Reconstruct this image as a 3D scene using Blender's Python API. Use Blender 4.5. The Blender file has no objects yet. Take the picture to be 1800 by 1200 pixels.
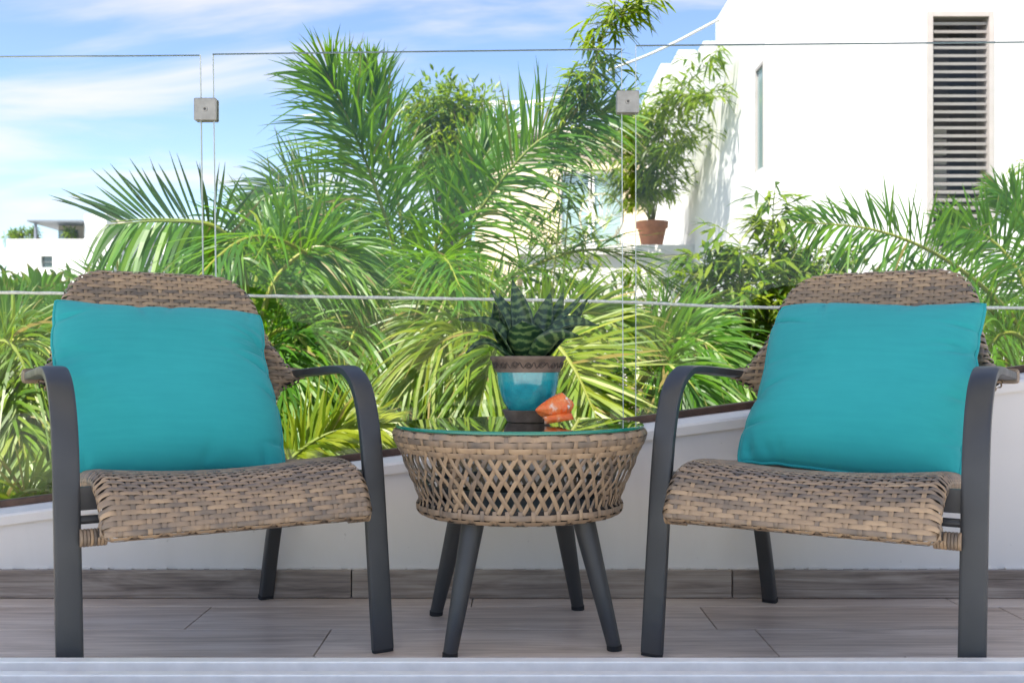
import bpy, math, random
from mathutils import Vector, Matrix, noise
R = math.radians
scene = bpy.context.scene
COL = scene.collection

# ------------------------------------------------------------------ camera, sky, sun, exposure
F = 1750.0; HORIZON = 635.0; EYE = 0.60          # focal length and horizon of the photograph in its pixels
cam_d = bpy.data.cameras.new('camera'); cam = bpy.data.objects.new('camera', cam_d); COL.objects.link(cam)
cam.location = (0, 0, EYE); cam.rotation_euler = (R(90), 0, 0)
cam_d.sensor_width = 36; cam_d.lens = F / 1800 * 36
cam_d.shift_y = (HORIZON - 600) / 1800
cam_d.clip_start = 0.05; cam_d.clip_end = 3000
cam_d.dof.use_dof = True; cam_d.dof.focus_distance = 2.1; cam_d.dof.aperture_fstop = 8.0
scene.camera = cam
scene.view_settings.view_transform = 'Standard'; scene.view_settings.look = 'None'
scene.view_settings.gamma = 1; scene.view_settings.use_curve_mapping = False
scene.view_settings.exposure = 1.93
scene.view_settings.use_white_balance = True; scene.view_settings.white_balance_temperature = 7400; scene.view_settings.white_balance_tint = 10
SUN_TO = Vector((-0.46, -0.70, 0)).normalized(); SUN_EL = R(60)
SUN_TO = Vector((SUN_TO.x * math.cos(SUN_EL), SUN_TO.y * math.cos(SUN_EL), math.sin(SUN_EL)))
sun_d = bpy.data.lights.new('sun', 'SUN'); sun = bpy.data.objects.new('sun', sun_d); COL.objects.link(sun)
sun_d.energy = 3.1; sun_d.angle = R(0.53); sun_d.color = (1.0, 0.985, 0.965)
sun.rotation_euler = SUN_TO.to_track_quat('Z', 'Y').to_euler()
world = bpy.data.worlds.new('World'); scene.world = world; world.use_nodes = True
def make_world():
    nt = world.node_tree; N = nt.nodes; L = nt.links; N.clear()
    out = N.new('ShaderNodeOutputWorld'); bg = N.new('ShaderNodeBackground'); bg.inputs['Strength'].default_value = 0.11
    sky = N.new('ShaderNodeTexSky'); sky.sky_type = 'NISHITA'; sky.sun_disc = False
    sky.sun_elevation = SUN_EL; sky.sun_rotation = math.atan2(SUN_TO.x, SUN_TO.y)
    sky.air_density = 1.0; sky.dust_density = 0.1; sky.ozone_density = 2.2
    tc = N.new('ShaderNodeTexCoord'); sep = N.new('ShaderNodeSeparateXYZ'); L.new(tc.outputs['Generated'], sep.inputs[0])
    def m(op, a, b):
        n = N.new('ShaderNodeMath'); n.operation = op
        for i, v in enumerate((a, b)):
            if isinstance(v, (int, float)): n.inputs[i].default_value = v
            else: L.new(v, n.inputs[i])
        return n.outputs[0]
    z = m('ADD', m('MAXIMUM', sep.outputs[2], 0.0), 0.16)
    comb = N.new('ShaderNodeCombineXYZ'); L.new(m('DIVIDE', sep.outputs[0], z), comb.inputs[0]); L.new(m('DIVIDE', sep.outputs[1], z), comb.inputs[1])
    mp = N.new('ShaderNodeMapping'); mp.inputs['Rotation'].default_value = (0, 0, R(28)); mp.inputs['Scale'].default_value = (0.45, 1.0, 1)
    mp.inputs['Location'].default_value = (3.1, 1.4, 0)
    L.new(comb.outputs[0], mp.inputs[0])
    nz = N.new('ShaderNodeTexNoise'); nz.inputs['Scale'].default_value = 1.9; nz.inputs['Detail'].default_value = 9; nz.inputs['Roughness'].default_value = 0.52; nz.inputs['Distortion'].default_value = 0.5
    L.new(mp.outputs[0], nz.inputs[0])
    rp = N.new('ShaderNodeValToRGB'); rp.color_ramp.elements[0].position = 0.44; rp.color_ramp.elements[1].position = 0.66
    rp.color_ramp.interpolation = 'EASE'
    L.new(nz.outputs[0], rp.inputs[0])
    mix = N.new('ShaderNodeMix'); mix.data_type = 'RGBA'
    L.new(m('MULTIPLY', rp.outputs[0], 0.85), mix.inputs['Factor']); hs = N.new('ShaderNodeHueSaturation'); hs.inputs['Saturation'].default_value = 1.15; hs.inputs['Value'].default_value = 0.70; hs.inputs['Hue'].default_value = 0.511; L.new(sky.outputs[0], hs.inputs['Color']); L.new(hs.outputs[0], mix.inputs['A'])
    mix.inputs['B'].default_value = (2.5, 2.55, 2.85, 1)
    L.new(mix.outputs['Result'], bg.inputs['Color']); L.new(bg.outputs[0], out.inputs[0])
make_world()

def P(px, py, d):
    """point at distance d (metres along the view axis) seen at this place of the photograph"""
    return Vector(((px - 900) / F * d, d, EYE - (py - HORIZON) / F * d))

# ------------------------------------------------------------------ materials
MATS = {}
class NT:
    def __init__(s, name):
        s.m = bpy.data.materials.new(name); s.m.use_nodes = True
        s.t = s.m.node_tree; s.N = s.t.nodes; s.L = s.t.links; s.N.clear()
        s.out = s.N.new('ShaderNodeOutputMaterial')
    def n(s, typ, **kw):
        nd = s.N.new(typ)
        for k, v in kw.items():
            if k.startswith('_'): setattr(nd, k[1:], v)
        return nd
    def set(s, nd, key, v):
        if hasattr(v, 'is_linked') or hasattr(v, 'links'): s.L.new(v, nd.inputs[key])
        else: nd.inputs[key].default_value = v
    def math(s, op, a, b=0.0, c=0.0):
        nd = s.N.new('ShaderNodeMath'); nd.operation = op
        for i, v in enumerate((a, b, c)):
            s.set(nd, i, v)
        return nd.outputs[0]
    def coord(s, scale=(1, 1, 1), kind='Object', rand=False):
        tc = s.N.new('ShaderNodeTexCoord'); v = tc.outputs[kind]
        mp = s.N.new('ShaderNodeMapping'); mp.inputs['Scale'].default_value = scale
        s.L.new(v, mp.inputs[0])
        if rand:
            oi = s.N.new('ShaderNodeObjectInfo'); c = s.N.new('ShaderNodeCombineXYZ')
            for i, k in enumerate((37.0, 91.0, 53.0)): s.L.new(s.math('MULTIPLY', oi.outputs['Random'], k), c.inputs[i])
            s.L.new(c.outputs[0], mp.inputs['Location'])
        return mp.outputs[0]
    def noise(s, vec, scale=5, detail=4, rough=0.5, dist=0.0):
        nd = s.N.new('ShaderNodeTexNoise'); s.L.new(vec, nd.inputs[0])
        nd.inputs['Scale'].default_value = scale; nd.inputs['Detail'].default_value = detail
        nd.inputs['Roughness'].default_value = rough; nd.inputs['Distortion'].default_value = dist
        return nd.outputs[0]
    def ramp(s, fac, stops):
        nd = s.N.new('ShaderNodeValToRGB'); s.L.new(fac, nd.inputs[0]); e = nd.color_ramp.elements
        while len(e) < len(stops): e.new(0.5)
        for i, (p, c) in enumerate(stops): e[i].position = p; e[i].color = (*c, 1) if len(c) == 3 else c
        return nd.outputs[0]
    def mix(s, f, a, b, mode='MIX'):
        nd = s.N.new('ShaderNodeMix'); nd.data_type = 'RGBA'; nd.blend_type = mode
        for k, v in (('Factor', f), ('A', a), ('B', b)):
            if isinstance(v, tuple) and len(v) == 3: v = (*v, 1)
            s.set(nd, k, v)
        return nd.outputs['Result']
    def bump(s, h, strength=0.2, dist=0.002):
        nd = s.N.new('ShaderNodeBump'); s.L.new(h, nd.inputs['Height']); nd.inputs['Strength'].default_value = strength; nd.inputs['Distance'].default_value = dist
        return nd.outputs[0]
    def pbr(s, color, rough=0.5, metal=0.0, spec=0.5, normal=None, coat=0.0):
        nd = s.N.new('ShaderNodeBsdfPrincipled')
        s.set(nd, 'Base Color', (*color, 1) if isinstance(color, tuple) and len(color) == 3 else color)
        s.set(nd, 'Roughness', rough); s.set(nd, 'Metallic', metal); s.set(nd, 'Specular IOR Level', spec)
        if coat: s.set(nd, 'Coat Weight', coat); s.set(nd, 'Coat Roughness', 0.08)
        if normal is not None: s.L.new(normal, nd.inputs['Normal'])
        return nd.outputs[0]
    def done(s, sh, key):
        s.L.new(sh, s.out.inputs[0]); MATS[key] = s.m; return s.m

def plain(key, color, rough=0.5, metal=0.0, var=0.12, scale=6, spec=0.5, bump=0.0, rand=False):
    t = NT(key); c = t.coord(rand=rand); n = t.noise(c, scale, 5, 0.55)
    lo = tuple(x * (1 - var) for x in color); hi = tuple(min(1, x * (1 + var)) for x in color)
    col = t.ramp(n, [(0.3, lo), (0.7, hi)])
    nm = t.bump(t.noise(c, scale * 12, 3), bump) if bump else None
    t.done(t.pbr(col, rough, metal, spec, nm), key)

# wicker: flat resin strands, tan to grey brown along their length
t = NT('wicker'); c = t.coord((1, 1, 1), rand=True)
oi = t.n('ShaderNodeObjectInfo')
n1 = t.noise(c, 13.0, 2, 0.6); nf = t.noise(t.coord((40, 260, 260), rand=True), 1.0, 2)
f = t.math('ADD', t.math('MULTIPLY', n1, 0.9), t.math('MULTIPLY', oi.outputs['Random'], 0.28))
col = t.ramp(f, [(0.32, (0.130, 0.106, 0.088)), (0.48, (0.245, 0.180, 0.128)), (0.64, (0.365, 0.248, 0.155)), (0.82, (0.47, 0.32, 0.195))])
col = t.mix(t.math('MULTIPLY', nf, 0.25), col, (0.10, 0.08, 0.065))
t.done(t.pbr(col, 0.46, 0, 0.45, t.bump(nf, 0.18, 0.001)), 'wicker')
plain('wicker_core', (0.030, 0.024, 0.020), 0.8)
# charcoal powder coat
t = NT('charcoal'); c = t.coord()
t.done(t.pbr(t.ramp(t.noise(c, 9, 4), [(0.3, (0.033, 0.034, 0.036)), (0.7, (0.045, 0.046, 0.048))]), t.ramp(t.noise(c, 14, 5), [(0.3, (0.36,) * 3), (0.7, (0.5,) * 3)]), 0, 0.5, t.bump(t.noise(c, 900, 2), 0.12, 0.0004)), 'charcoal')
plain('rubber', (0.012, 0.012, 0.013), 0.7)
# turquoise canvas
t = NT('canvas'); c = t.coord()
wv = t.n('ShaderNodeTexWave', _wave_type='BANDS', _bands_direction='X'); t.L.new(c, wv.inputs[0]); wv.inputs['Scale'].default_value = 420
wv2 = t.n('ShaderNodeTexWave', _wave_type='BANDS', _bands_direction='Z'); t.L.new(c, wv2.inputs[0]); wv2.inputs['Scale'].default_value = 420
weave = t.math('ADD', wv.outputs[1], wv2.outputs[1])
slub = t.noise(t.coord((9, 60, 90)), 1.0, 3)
col = t.ramp(t.math('ADD', t.math('MULTIPLY', t.noise(c, 3.5, 5, 0.6), 0.7), t.math('MULTIPLY', slub, 0.3)), [(0.3, (0.007, 0.300, 0.310)), (0.7, (0.014, 0.365, 0.372))])
pb = t.n('ShaderNodeBsdfPrincipled'); t.L.new(col, pb.inputs['Base Color']); pb.inputs['Roughness'].default_value = 0.85
pb.inputs['Specular IOR Level'].default_value = 0.2; pb.inputs['Sheen Weight'].default_value = 0.12; pb.inputs['Sheen Roughness'].default_value = 0.5
t.L.new(t.bump(t.math('ADD', weave, t.math('MULTIPLY', t.noise(c, 22, 3), 1.2)), 0.10, 0.001), pb.inputs['Normal'])
t.done(pb.outputs[0], 'canvas')
# wood-look porcelain
def woodtile(key, lo, mid, hi):
    t = NT(key); c = t.coord((3.0, 75, 75), rand=True)
    g = t.noise(c, 1.0, 6, 0.60, 0.8); g2 = t.noise(t.coord((2.2, 14, 14), rand=True), 1.0, 4, 0.55, 1.6)
    oi = t.n('ShaderNodeObjectInfo')
    f = t.math('ADD', t.math('ADD', t.math('MULTIPLY', g, 0.55), t.math('MULTIPLY', g2, 0.45)), t.math('MULTIPLY', t.math('SUBTRACT', oi.outputs['Random'], 0.5), 0.12))
    col = t.ramp(f, [(0.36, lo), (0.5, mid), (0.62, hi)])
    rough = t.ramp(g, [(0.3, (0.30,) * 3), (0.7, (0.42,) * 3)])
    t.done(t.pbr(col, rough, 0, 0.5, t.bump(g, 0.10, 0.001)), key)
woodtile('floor_tile', (0.43, 0.325, 0.25), (0.62, 0.495, 0.40), (0.74, 0.62, 0.515))
woodtile('base_tile', (0.12, 0.09, 0.07), (0.28, 0.22, 0.178), (0.43, 0.355, 0.29))
plain('grout', (0.13, 0.11, 0.095), 0.9, scale=40)
# painted masonry with faint stains
t = NT('paint'); c = t.coord()
st = t.noise(t.coord((2.5, 2.5, 1.0)), 2.0, 6, 0.6, 0.6)
sp = t.noise(c, 60, 2)
col = t.mix(t.ramp(st, [(0.50, (0, 0, 0)), (0.80, (0.45,) * 3)]), (0.76, 0.715, 0.675), (0.64, 0.59, 0.54))
col = t.mix(t.ramp(sp, [(0.73, (0, 0, 0)), (0.78, (0.35,) * 3)]), col, (0.40, 0.36, 0.32))
t.done(t.pbr(col, 0.55, 0, 0.4, t.bump(t.noise(c, 130, 4), 0.10, 0.001)), 'paint')
plain('stucco_white', (0.74, 0.74, 0.745), 0.85, var=0.05, scale=1.2, bump=0.2)
plain('stucco_cream', (0.72, 0.60, 0.43), 0.85, var=0.07, scale=1.2, bump=0.2)
plain('stucco_beige', (0.50, 0.44, 0.38), 0.85, var=0.07, scale=1.2)
plain('concrete_white', (0.66, 0.64, 0.62), 0.85, var=0.12, scale=1.6, bump=0.25)
plain('channel', (0.085, 0.045, 0.032), 0.40, 0.35, var=0.45, scale=22)
plain('aluminium', (0.86, 0.83, 0.78), 0.36, 0.15, var=0.06, scale=30)
plain('aluminium_groove', (0.62, 0.60, 0.57), 0.45, 0.15, var=0.06, scale=30)
plain('steel', (0.36, 0.34, 0.31), 0.42, 0.7, var=0.15, scale=40, bump=0.1)
plain('steel_dark', (0.10, 0.095, 0.09), 0.5, 0.8)
plain('rope', (0.72, 0.68, 0.62), 0.9, var=0.2, scale=120, bump=0.3)
plain('louvre_paint', (0.42, 0.385, 0.375), 0.6, var=0.08, scale=5)
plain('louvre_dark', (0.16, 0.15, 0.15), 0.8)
plain('frame_grey', (0.16, 0.17, 0.18), 0.5)
plain('roof_blue', (0.20, 0.22, 0.27), 0.5)
plain('terracotta', (0.42, 0.155, 0.075), 0.8, var=0.2, scale=12)
plain('wire_cream', (0.74, 0.68, 0.52), 0.5)
plain('bulb', (0.75, 0.55, 0.40), 0.25)
plain('soil', (0.05, 0.035, 0.025), 0.95, var=0.4, scale=60, bump=0.6)
plain('ground', (0.10, 0.11, 0.05), 0.95, var=0.5, scale=0.8)
plain('slab_paint', (0.78, 0.77, 0.75), 0.8, var=0.03)
plain('trunk', (0.16, 0.125, 0.09), 0.9, var=0.4, scale=14, bump=0.6)
plain('cane', (0.22, 0.26, 0.07), 0.5, var=0.35, scale=8)
plain('shell_stub', (0.8, 0.3, 0.1))
# clay rim / saucer
plain('clay_dark', (0.15, 0.108, 0.085), 0.62, var=0.35, scale=35, bump=0.25)
plain('clay_relief', (0.055, 0.040, 0.034), 0.5, var=0.3, scale=60)
# turquoise crackle glaze
t = NT('glaze'); c = t.coord()
v = t.n('ShaderNodeTexVoronoi', _feature='DISTANCE_TO_EDGE'); t.L.new(t.coord((1, 1, 1)), v.inputs['Vector']); v.inputs['Scale'].default_value = 75
sepn = t.n('ShaderNodeSeparateXYZ'); t.L.new(c, sepn.inputs[0])
n1 = t.noise(c, 30, 5, 0.6)
col = t.ramp(n1, [(0.3, (0.0, 0.22, 0.27)), (0.55, (0.004, 0.31, 0.36)), (0.8, (0.05, 0.42, 0.43))])
hgt = t.ramp(t.math('ADD', t.math('MULTIPLY', sepn.outputs[2], 9.0), t.math('MULTIPLY', n1, 0.3)), [(0.95, (0, 0, 0)), (1.25, (1, 1, 1))])
col = t.mix(t.math('MULTIPLY', hgt, 0.22), col, (0.16, 0.42, 0.38))
col = t.mix(t.ramp(v.outputs[0], [(0.0, (0.35,) * 3), (0.03, (0, 0, 0))]), col, (0.02, 0.09, 0.10))
t.done(t.pbr(col, 0.12, 0, 0.6, t.bump(n1, 0.06, 0.002), coat=0.5), 'glaze')
# seashell
t = NT('shell'); c = t.coord(); n1 = t.noise(c, 38, 5, 0.6, 0.6)
col = t.ramp(n1, [(0.34, (0.85, 0.62, 0.50)), (0.43, (0.86, 0.24, 0.07)), (0.62, (0.84, 0.13, 0.02)), (0.74, (0.85, 0.45, 0.30))])
t.done(t.pbr(col, 0.35, 0, 0.5, t.bump(t.noise(c, 120, 4), 0.3, 0.002)), 'shell')
plain('shell_pale', (0.80, 0.70, 0.63), 0.5, var=0.15, scale=60, bump=0.4)

def glass(key, tint, edge=False, ior=1.5, gain=1.0):
    t = NT(key); tr = t.n('ShaderNodeBsdfTransparent'); tr.inputs[0].default_value = (*tint, 1)
    gl = t.n('ShaderNodeBsdfGlossy'); gl.inputs['Roughness'].default_value = 0.0
    geo = t.n('ShaderNodeNewGeometry'); dot = t.n('ShaderNodeVectorMath', _operation='DOT_PRODUCT')
    t.L.new(geo.outputs['Incoming'], dot.inputs[0]); t.L.new(geo.outputs['Normal'], dot.inputs[1])
    ct = t.math('ABSOLUTE', dot.outputs['Value'])
    fr = t.math('ADD', t.math('MULTIPLY', t.math('POWER', t.math('SUBTRACT', 1.0, ct), 5.0), 0.955 * gain), 0.045 * gain)
    mx = t.n('ShaderNodeMixShader'); t.L.new(fr, mx.inputs[0]); t.L.new(tr.outputs[0], mx.inputs[1]); t.L.new(gl.outputs[0], mx.inputs[2])
    t.done(mx.outputs[0], key)
glass('glass_clear', (0.975, 0.99, 0.985), gain=0.32)
glass('glass_top', (0.83, 0.93, 0.90), gain=1.9)
t = NT('glass_edge'); t.done(t.pbr((0.30, 0.38, 0.40), 0.15, 0.3, 0.8), 'glass_edge')
t = NT('glass_edge_side'); t.done(t.pbr((0.62, 0.68, 0.67), 0.2, 0.0, 0.8), 'glass_edge_side')
t = NT('glass_edge_green'); t.done(t.pbr((0.004, 0.19, 0.13), 0.10, 0, 0.8), 'glass_edge_green')
t = NT('window_glass'); t.done(t.pbr((0.05, 0.075, 0.08), 0.06, 0.0, 0.9), 'window_glass')
t = NT('window_pale'); t.done(t.pbr((0.24, 0.34, 0.36), 0.10, 0.0, 0.9), 'window_pale')

def leafmat(key, deep, mid, light, trans, tw=0.35, rough=0.38, tipc=None):
    """tint attribute: natural colour of each leaflet, tipv: dry tips"""
    t = NT(key)
    a = t.n('ShaderNodeAttribute', _attribute_name='tint'); tp = t.n('ShaderNodeAttribute', _attribute_name='tipv')
    nz = t.noise(t.coord(), 3.0, 3)
    f = t.math('ADD', t.math('MULTIPLY', a.outputs['Fac'], 0.8), t.math('MULTIPLY', t.math('SUBTRACT', nz, 0.5), 0.5))
    col = t.ramp(f, [(0.1, deep), (0.45, mid), (0.85, light)])
    if tipc: col = t.mix(t.ramp(tp.outputs['Fac'], [(0.80, (0, 0, 0)), (0.95, (0.8,) * 3)]), col, tipc)
    p = t.pbr(col, rough, 0, 0.5)
    tl = t.n('ShaderNodeBsdfTranslucent'); t.L.new(t.mix(0.55, col, trans), tl.inputs[0])
    mx = t.n('ShaderNodeMixShader'); mx.inputs[0].default_value = tw; t.L.new(p, mx.inputs[1]); t.L.new(tl.outputs[0], mx.inputs[2])
    t.done(mx.outputs[0], key)
leafmat('palm_leaf', (0.016, 0.070, 0.006), (0.060, 0.190, 0.008), (0.190, 0.310, 0.020), (0.24, 0.50, 0.01), 0.44, 0.42, (0.30, 0.20, 0.08))
leafmat('palm_yellow', (0.035, 0.100, 0.008), (0.105, 0.205, 0.010), (0.270, 0.310, 0.020), (0.34, 0.50, 0.01), 0.42, 0.40, (0.36, 0.24, 0.08))
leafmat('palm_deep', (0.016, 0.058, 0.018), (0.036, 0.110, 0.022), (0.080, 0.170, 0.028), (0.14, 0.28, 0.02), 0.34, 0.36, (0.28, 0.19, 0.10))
leafmat('bamboo_leaf', (0.028, 0.085, 0.006), (0.085, 0.190, 0.010), (0.240, 0.300, 0.022), (0.34, 0.50, 0.01), 0.50, 0.45, (0.30, 0.20, 0.06))
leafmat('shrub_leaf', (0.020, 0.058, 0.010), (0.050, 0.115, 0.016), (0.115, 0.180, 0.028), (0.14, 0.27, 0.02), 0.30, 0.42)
leafmat('rachis', (0.10, 0.16, 0.02), (0.20, 0.24, 0.035), (0.30, 0.30, 0.05), (0.3, 0.3, 0.05), 0.1, 0.45)
# snake plant: cross-banded leaf
t = NT('snake_leaf'); u = t.n('ShaderNodeAttribute', _attribute_name='tipv'); a = t.n('ShaderNodeAttribute', _attribute_name='tint')
wob = t.noise(t.coord((1, 1, 1)), 55, 3, 0.6)
ph = t.math('ADD', t.math('MULTIPLY', u.outputs['Fac'], 14.0), t.math('MULTIPLY', wob, 3.2))
band = t.math('SINE', t.math('MULTIPLY', ph, 3.1416)); 
col = t.ramp(t.math('ADD', t.math('MULTIPLY', band, 0.5), 0.5), [(0.35, (0.014, 0.045, 0.020)), (0.6, (0.036, 0.088, 0.034)), (0.9, (0.105, 0.175, 0.062))])
col = t.mix(t.math('MULTIPLY', a.outputs['Fac'], 0.45), col, (0.010, 0.030, 0.020))
t.done(t.pbr(col, 0.33, 0, 0.5), 'snake_leaf')

# ------------------------------------------------------------------ mesh helpers
class Geo:
    def __init__(s): s.v = []; s.f = []; s.mi = []; s.tint = []; s.tip = []; s.cur = 0
    def vert(s, p, tint=0.5, tip=0.0):
        s.v.append((p[0], p[1], p[2])); s.tint.append(tint); s.tip.append(tip); return len(s.v) - 1
    def face(s, ids, mi=None): s.f.append(tuple(ids)); s.mi.append(s.cur if mi is None else mi)
    def box(s, a, b, mi=None, M=None):
        x0, y0, z0 = a; x1, y1, z1 = b
        c = [(x0, y0, z0), (x1, y0, z0), (x1, y1, z0), (x0, y1, z0), (x0, y0, z1), (x1, y0, z1), (x1, y1, z1), (x0, y1, z1)]
        if M is not None: c = [M @ Vector(q) for q in c]
        i = [s.vert(q) for q in c]
        for q in ((0, 3, 2, 1), (4, 5, 6, 7), (0, 1, 5, 4), (1, 2, 6, 5), (2, 3, 7, 6), (3, 0, 4, 7)): s.face([i[k] for k in q], mi)
    def bevbox(s, a, b, r, mi=None):
        """box with chamfered vertical and horizontal edges"""
        x0, y0, z0 = a; x1, y1, z1 = b
        rings = []
        for z, k in ((z0, r), (z0 + r, 0), (z1 - r, 0), (z1, r)):
            q = r if k == 0 else r * 1.6; e = k
            X0, X1, Y0, Y1 = x0 + e * .6, x1 - e * .6, y0 + e * .6, y1 - e * .6
            rings.append([(X0 + r, Y0, z), (X1 - r, Y0, z), (X1, Y0 + r, z), (X1, Y1 - r, z), (X1 - r, Y1, z), (X0 + r, Y1, z), (X0, Y1 - r, z), (X0, Y0 + r, z)])
        s.loft(rings, True, True, mi=mi)
    def loft(s, rings, closed=True, caps=False, tint=0.5, mi=None, tips=None):
        ids = []
        for k, r in enumerate(rings): ids.append([s.vert(p, tint, tips[k] if tips else 0.0) for p in r])
        n = len(ids[0])
        for a, b in zip(ids, ids[1:]):
            for k in range(n if closed else n - 1): s.face((a[k], a[(k + 1) % n], b[(k + 1) % n], b[k]), mi)
        if caps: s.face(ids[0][::-1], mi); s.face(ids[-1], mi)
        return ids
    def tube(s, pts, rad, n=8, caps=True, tint=0.5, mi=None, flat=None):
        """rad: number or list; flat=(width, thickness, widthdir) gives a flat oval section"""
        pts = [Vector(p) for p in pts]; rings = []; prev = None
        for i, p in enumerate(pts):
            t = (pts[min(i + 1, len(pts) - 1)] - pts[max(i - 1, 0)]).normalized()
            if flat:
                w = (flat[2] - t * flat[2].dot(t)).normalized(); u = t.cross(w)
                ring = []
                for k in range(n):
                    a = 2 * math.pi * k / n; ca, sa = math.cos(a), math.sin(a)
                    e = 0.38
                    ring.append(p + w * flat[0] / 2 * math.copysign(abs(ca) ** e, ca) + u * flat[1] / 2 * math.copysign(abs(sa) ** e, sa))
            else:
                if prev is None:
                    h = Vector((0, 0, 1)) if abs(t.z) < 0.9 else Vector((1, 0, 0)); w = t.cross(h).normalized()
                else: w = (prev - t * prev.dot(t)).normalized()
                prev = w; u = t.cross(w); r = rad[i] if isinstance(rad, (list, tuple)) else rad
                ring = [p + (w * math.cos(2 * math.pi * k / n) + u * math.sin(2 * math.pi * k / n)) * r for k in range(n)]
            rings.append(ring)
        s.loft(rings, True, caps, tint, mi)
    def lathe(s, prof, n=48, c=(0, 0, 0), mi=None, caps=False):
        s.loft([[(c[0] + r * math.cos(2 * math.pi * k / n), c[1] + r * math.sin(2 * math.pi * k / n), c[2] + z) for k in range(n)] for r, z in prof], True, caps, mi=mi)
    def build(s, name, mats, parent=None, smooth=False, loc=None, attrs=False):
        me = bpy.data.meshes.new(name); me.from_pydata(s.v, [], s.f)
        for m in ([mats] if isinstance(mats, str) else mats): me.materials.append(MATS[m])
        if any(s.mi): me.polygons.foreach_set('material_index', s.mi)
        if attrs:
            for nm, dat in (('tint', s.tint), ('tipv', s.tip)):
                at = me.attributes.new(nm, 'FLOAT', 'POINT'); at.data.foreach_set('value', dat)
        if smooth: me.polygons.foreach_set('use_smooth', [True] * len(s.f))
        me.update()
        o = bpy.data.objects.new(name, me); COL.objects.link(o)
        if smooth == 'auto':
            try: me.set_sharp_from_angle(angle=R(38))
            except Exception: pass
        if loc is not None: o.location = loc
        if parent is not None: o.parent = parent
        return o
def tag(o, label=None, cat=None, group=None, kind=None):
    for k, v in (('label', label), ('category', cat), ('group', group), ('kind', kind)):
        if v: o[k] = v
    return o
def thing(name, label, cat, loc=(0, 0, 0), rz=0.0, group=None):
    o = bpy.data.objects.new(name, None); o.empty_display_size = 0.1; COL.objects.link(o)
    o.location = loc; o.rotation_euler = (0, 0, rz); return tag(o, label, cat, group)
def copy_tree(o, parent=None):
    c = o.copy(); COL.objects.link(c); c.parent = parent
    for ch in list(o.children): copy_tree(ch, c)
    return c
def lerp(a, b, t): return a + (b - a) * t
def smooth(t): t = max(0., min(1., t)); return t * t * (3 - 2 * t)
def spline(pts, n):
    """Catmull-Rom through Vectors, n samples"""
    pts = [Vector(p) for p in pts]; q = [pts[0] * 2 - pts[1]] + pts + [pts[-1] * 2 - pts[-2]]
    out = []; m = len(pts) - 1
    for i in range(n):
        u = i / (n - 1) * m; k = min(int(u), m - 1); t = u - k; a, b, c, d = q[k:k + 4]
        out.append(0.5 * ((2 * b) + (c - a) * t + (2 * a - 5 * b + 4 * c - d) * t * t + (3 * b - a - 3 * c + d) * t ** 3))
    return out
def interp(table, x):
    if x <= table[0][0]: return table[0][1]
    for (a, u), (b, v) in zip(table, table[1:]):
        if x <= b: return u + (v - u) * (x - a) / (b - a)
    return table[-1][1]

# ------------------------------------------------------------------ setting: ground, balcony floor, parapet, threshold, slab
g = Geo(); g.box((-600, -300, -5.4), (600, 1500, -5.0)); tag(g.build('ground', 'ground'), kind='structure')
WALL_Y = 2.53; LEDGE = 0.32; GLASS_Y = 2.76
def ledge_z(x): return 0.211 + 0.132 * (x + 1.301)
# balcony floor: grout bed + planks
g = Geo(); g.box((-3.2, 1.50, -0.25), (3.2, WALL_Y + LEDGE, -0.012)); floor = tag(g.build('balcony_floor', 'grout'), kind='structure')
ROW = 0.2045; y_ref = 2.234
plank_len = 1.2; gap = 0.0026
rng = random.Random(4)
plank_mesh = {}
def plank(x0, x1, y0, y1, i):
    key = (round(x1 - x0, 4), round(y1 - y0, 4))
    if key not in plank_mesh:
        w, h = x1 - x0, y1 - y0; gg = Geo(); gg.bevbox((-w / 2, -h / 2, -0.012), (w / 2, h / 2, 0.0), 0.0012)
        o = gg.build('floor_plank', 'floor_tile', floor); plank_mesh[key] = o.data
    else:
        o = bpy.data.objects.new('floor_plank', plank_mesh[key]); COL.objects.link(o); o.parent = floor
    o.location = ((x0 + x1) / 2, (y0 + y1) / 2, 0)
joint = {0: 0.525, 1: -0.73, -1: -0.39, -2: 0.30, -3: -0.15}   # x of one cross joint per row
for r in range(-4, 2):
    y0 = y_ref + r * ROW; y1 = min(y0 + ROW, WALL_Y + 0.004)
    xj = {0: -0.73, -1: 0.545, 1: -0.1}.get(r, 0.2 * r)
    offs = [xj + k * plank_len for k in range(-4, 5)]
    if r == 0: offs = [-3.0, -1.93, -0.735, 0.46, 1.19, 2.4]
    if r == -1: offs = [-3.0, -1.6, -0.405, 0.545, 1.745, 2.9]
    for a, b in zip(offs, offs[1:]):
        a2, b2 = max(a, -3.1), min(b, 3.1)
        if b2 - a2 > 0.05 and y1 - y0 > 0.02: plank(a2 + gap / 2, b2 - gap / 2, y0 + gap / 2, y1 - gap / 2, r)

# parapet wall with sloping top
wall = thing('parapet_wall', 'low white painted balcony wall whose top slopes up to the right', 'wall', (0, WALL_Y, 0))
def slope_prism(y0, y1, zb, off_t, x0=-3.2, x1=3.2, n=24, wob=0.0, bev=0.0):
    g = Geo(); rings = []
    for i in range(n + 1):
        x = lerp(x0, x1, i / n); zt = ledge_z(x) + off_t + wob * (noise.noise((x * 3, 1.7, 0)) )
        b = zb if not callable(zb) else zb(x)
        rings.append([(x, y0, b), (x, y0, zt - bev), (x, y0 + bev, zt), (x, y1 - bev, zt), (x, y1, zt - bev), (x, y1, b)])
    g.loft(rings, True, True); return g
o = slope_prism(0.012, LEDGE, -5.0, -0.028, wob=0.0).build('wall_body', 'paint', wall)
o = slope_prism(0.0, LEDGE + 0.02, lambda x: ledge_z(x) - 0.028, 0.0, wob=0.004, bev=0.006).build('coping', 'paint', wall, smooth=False)
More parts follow.
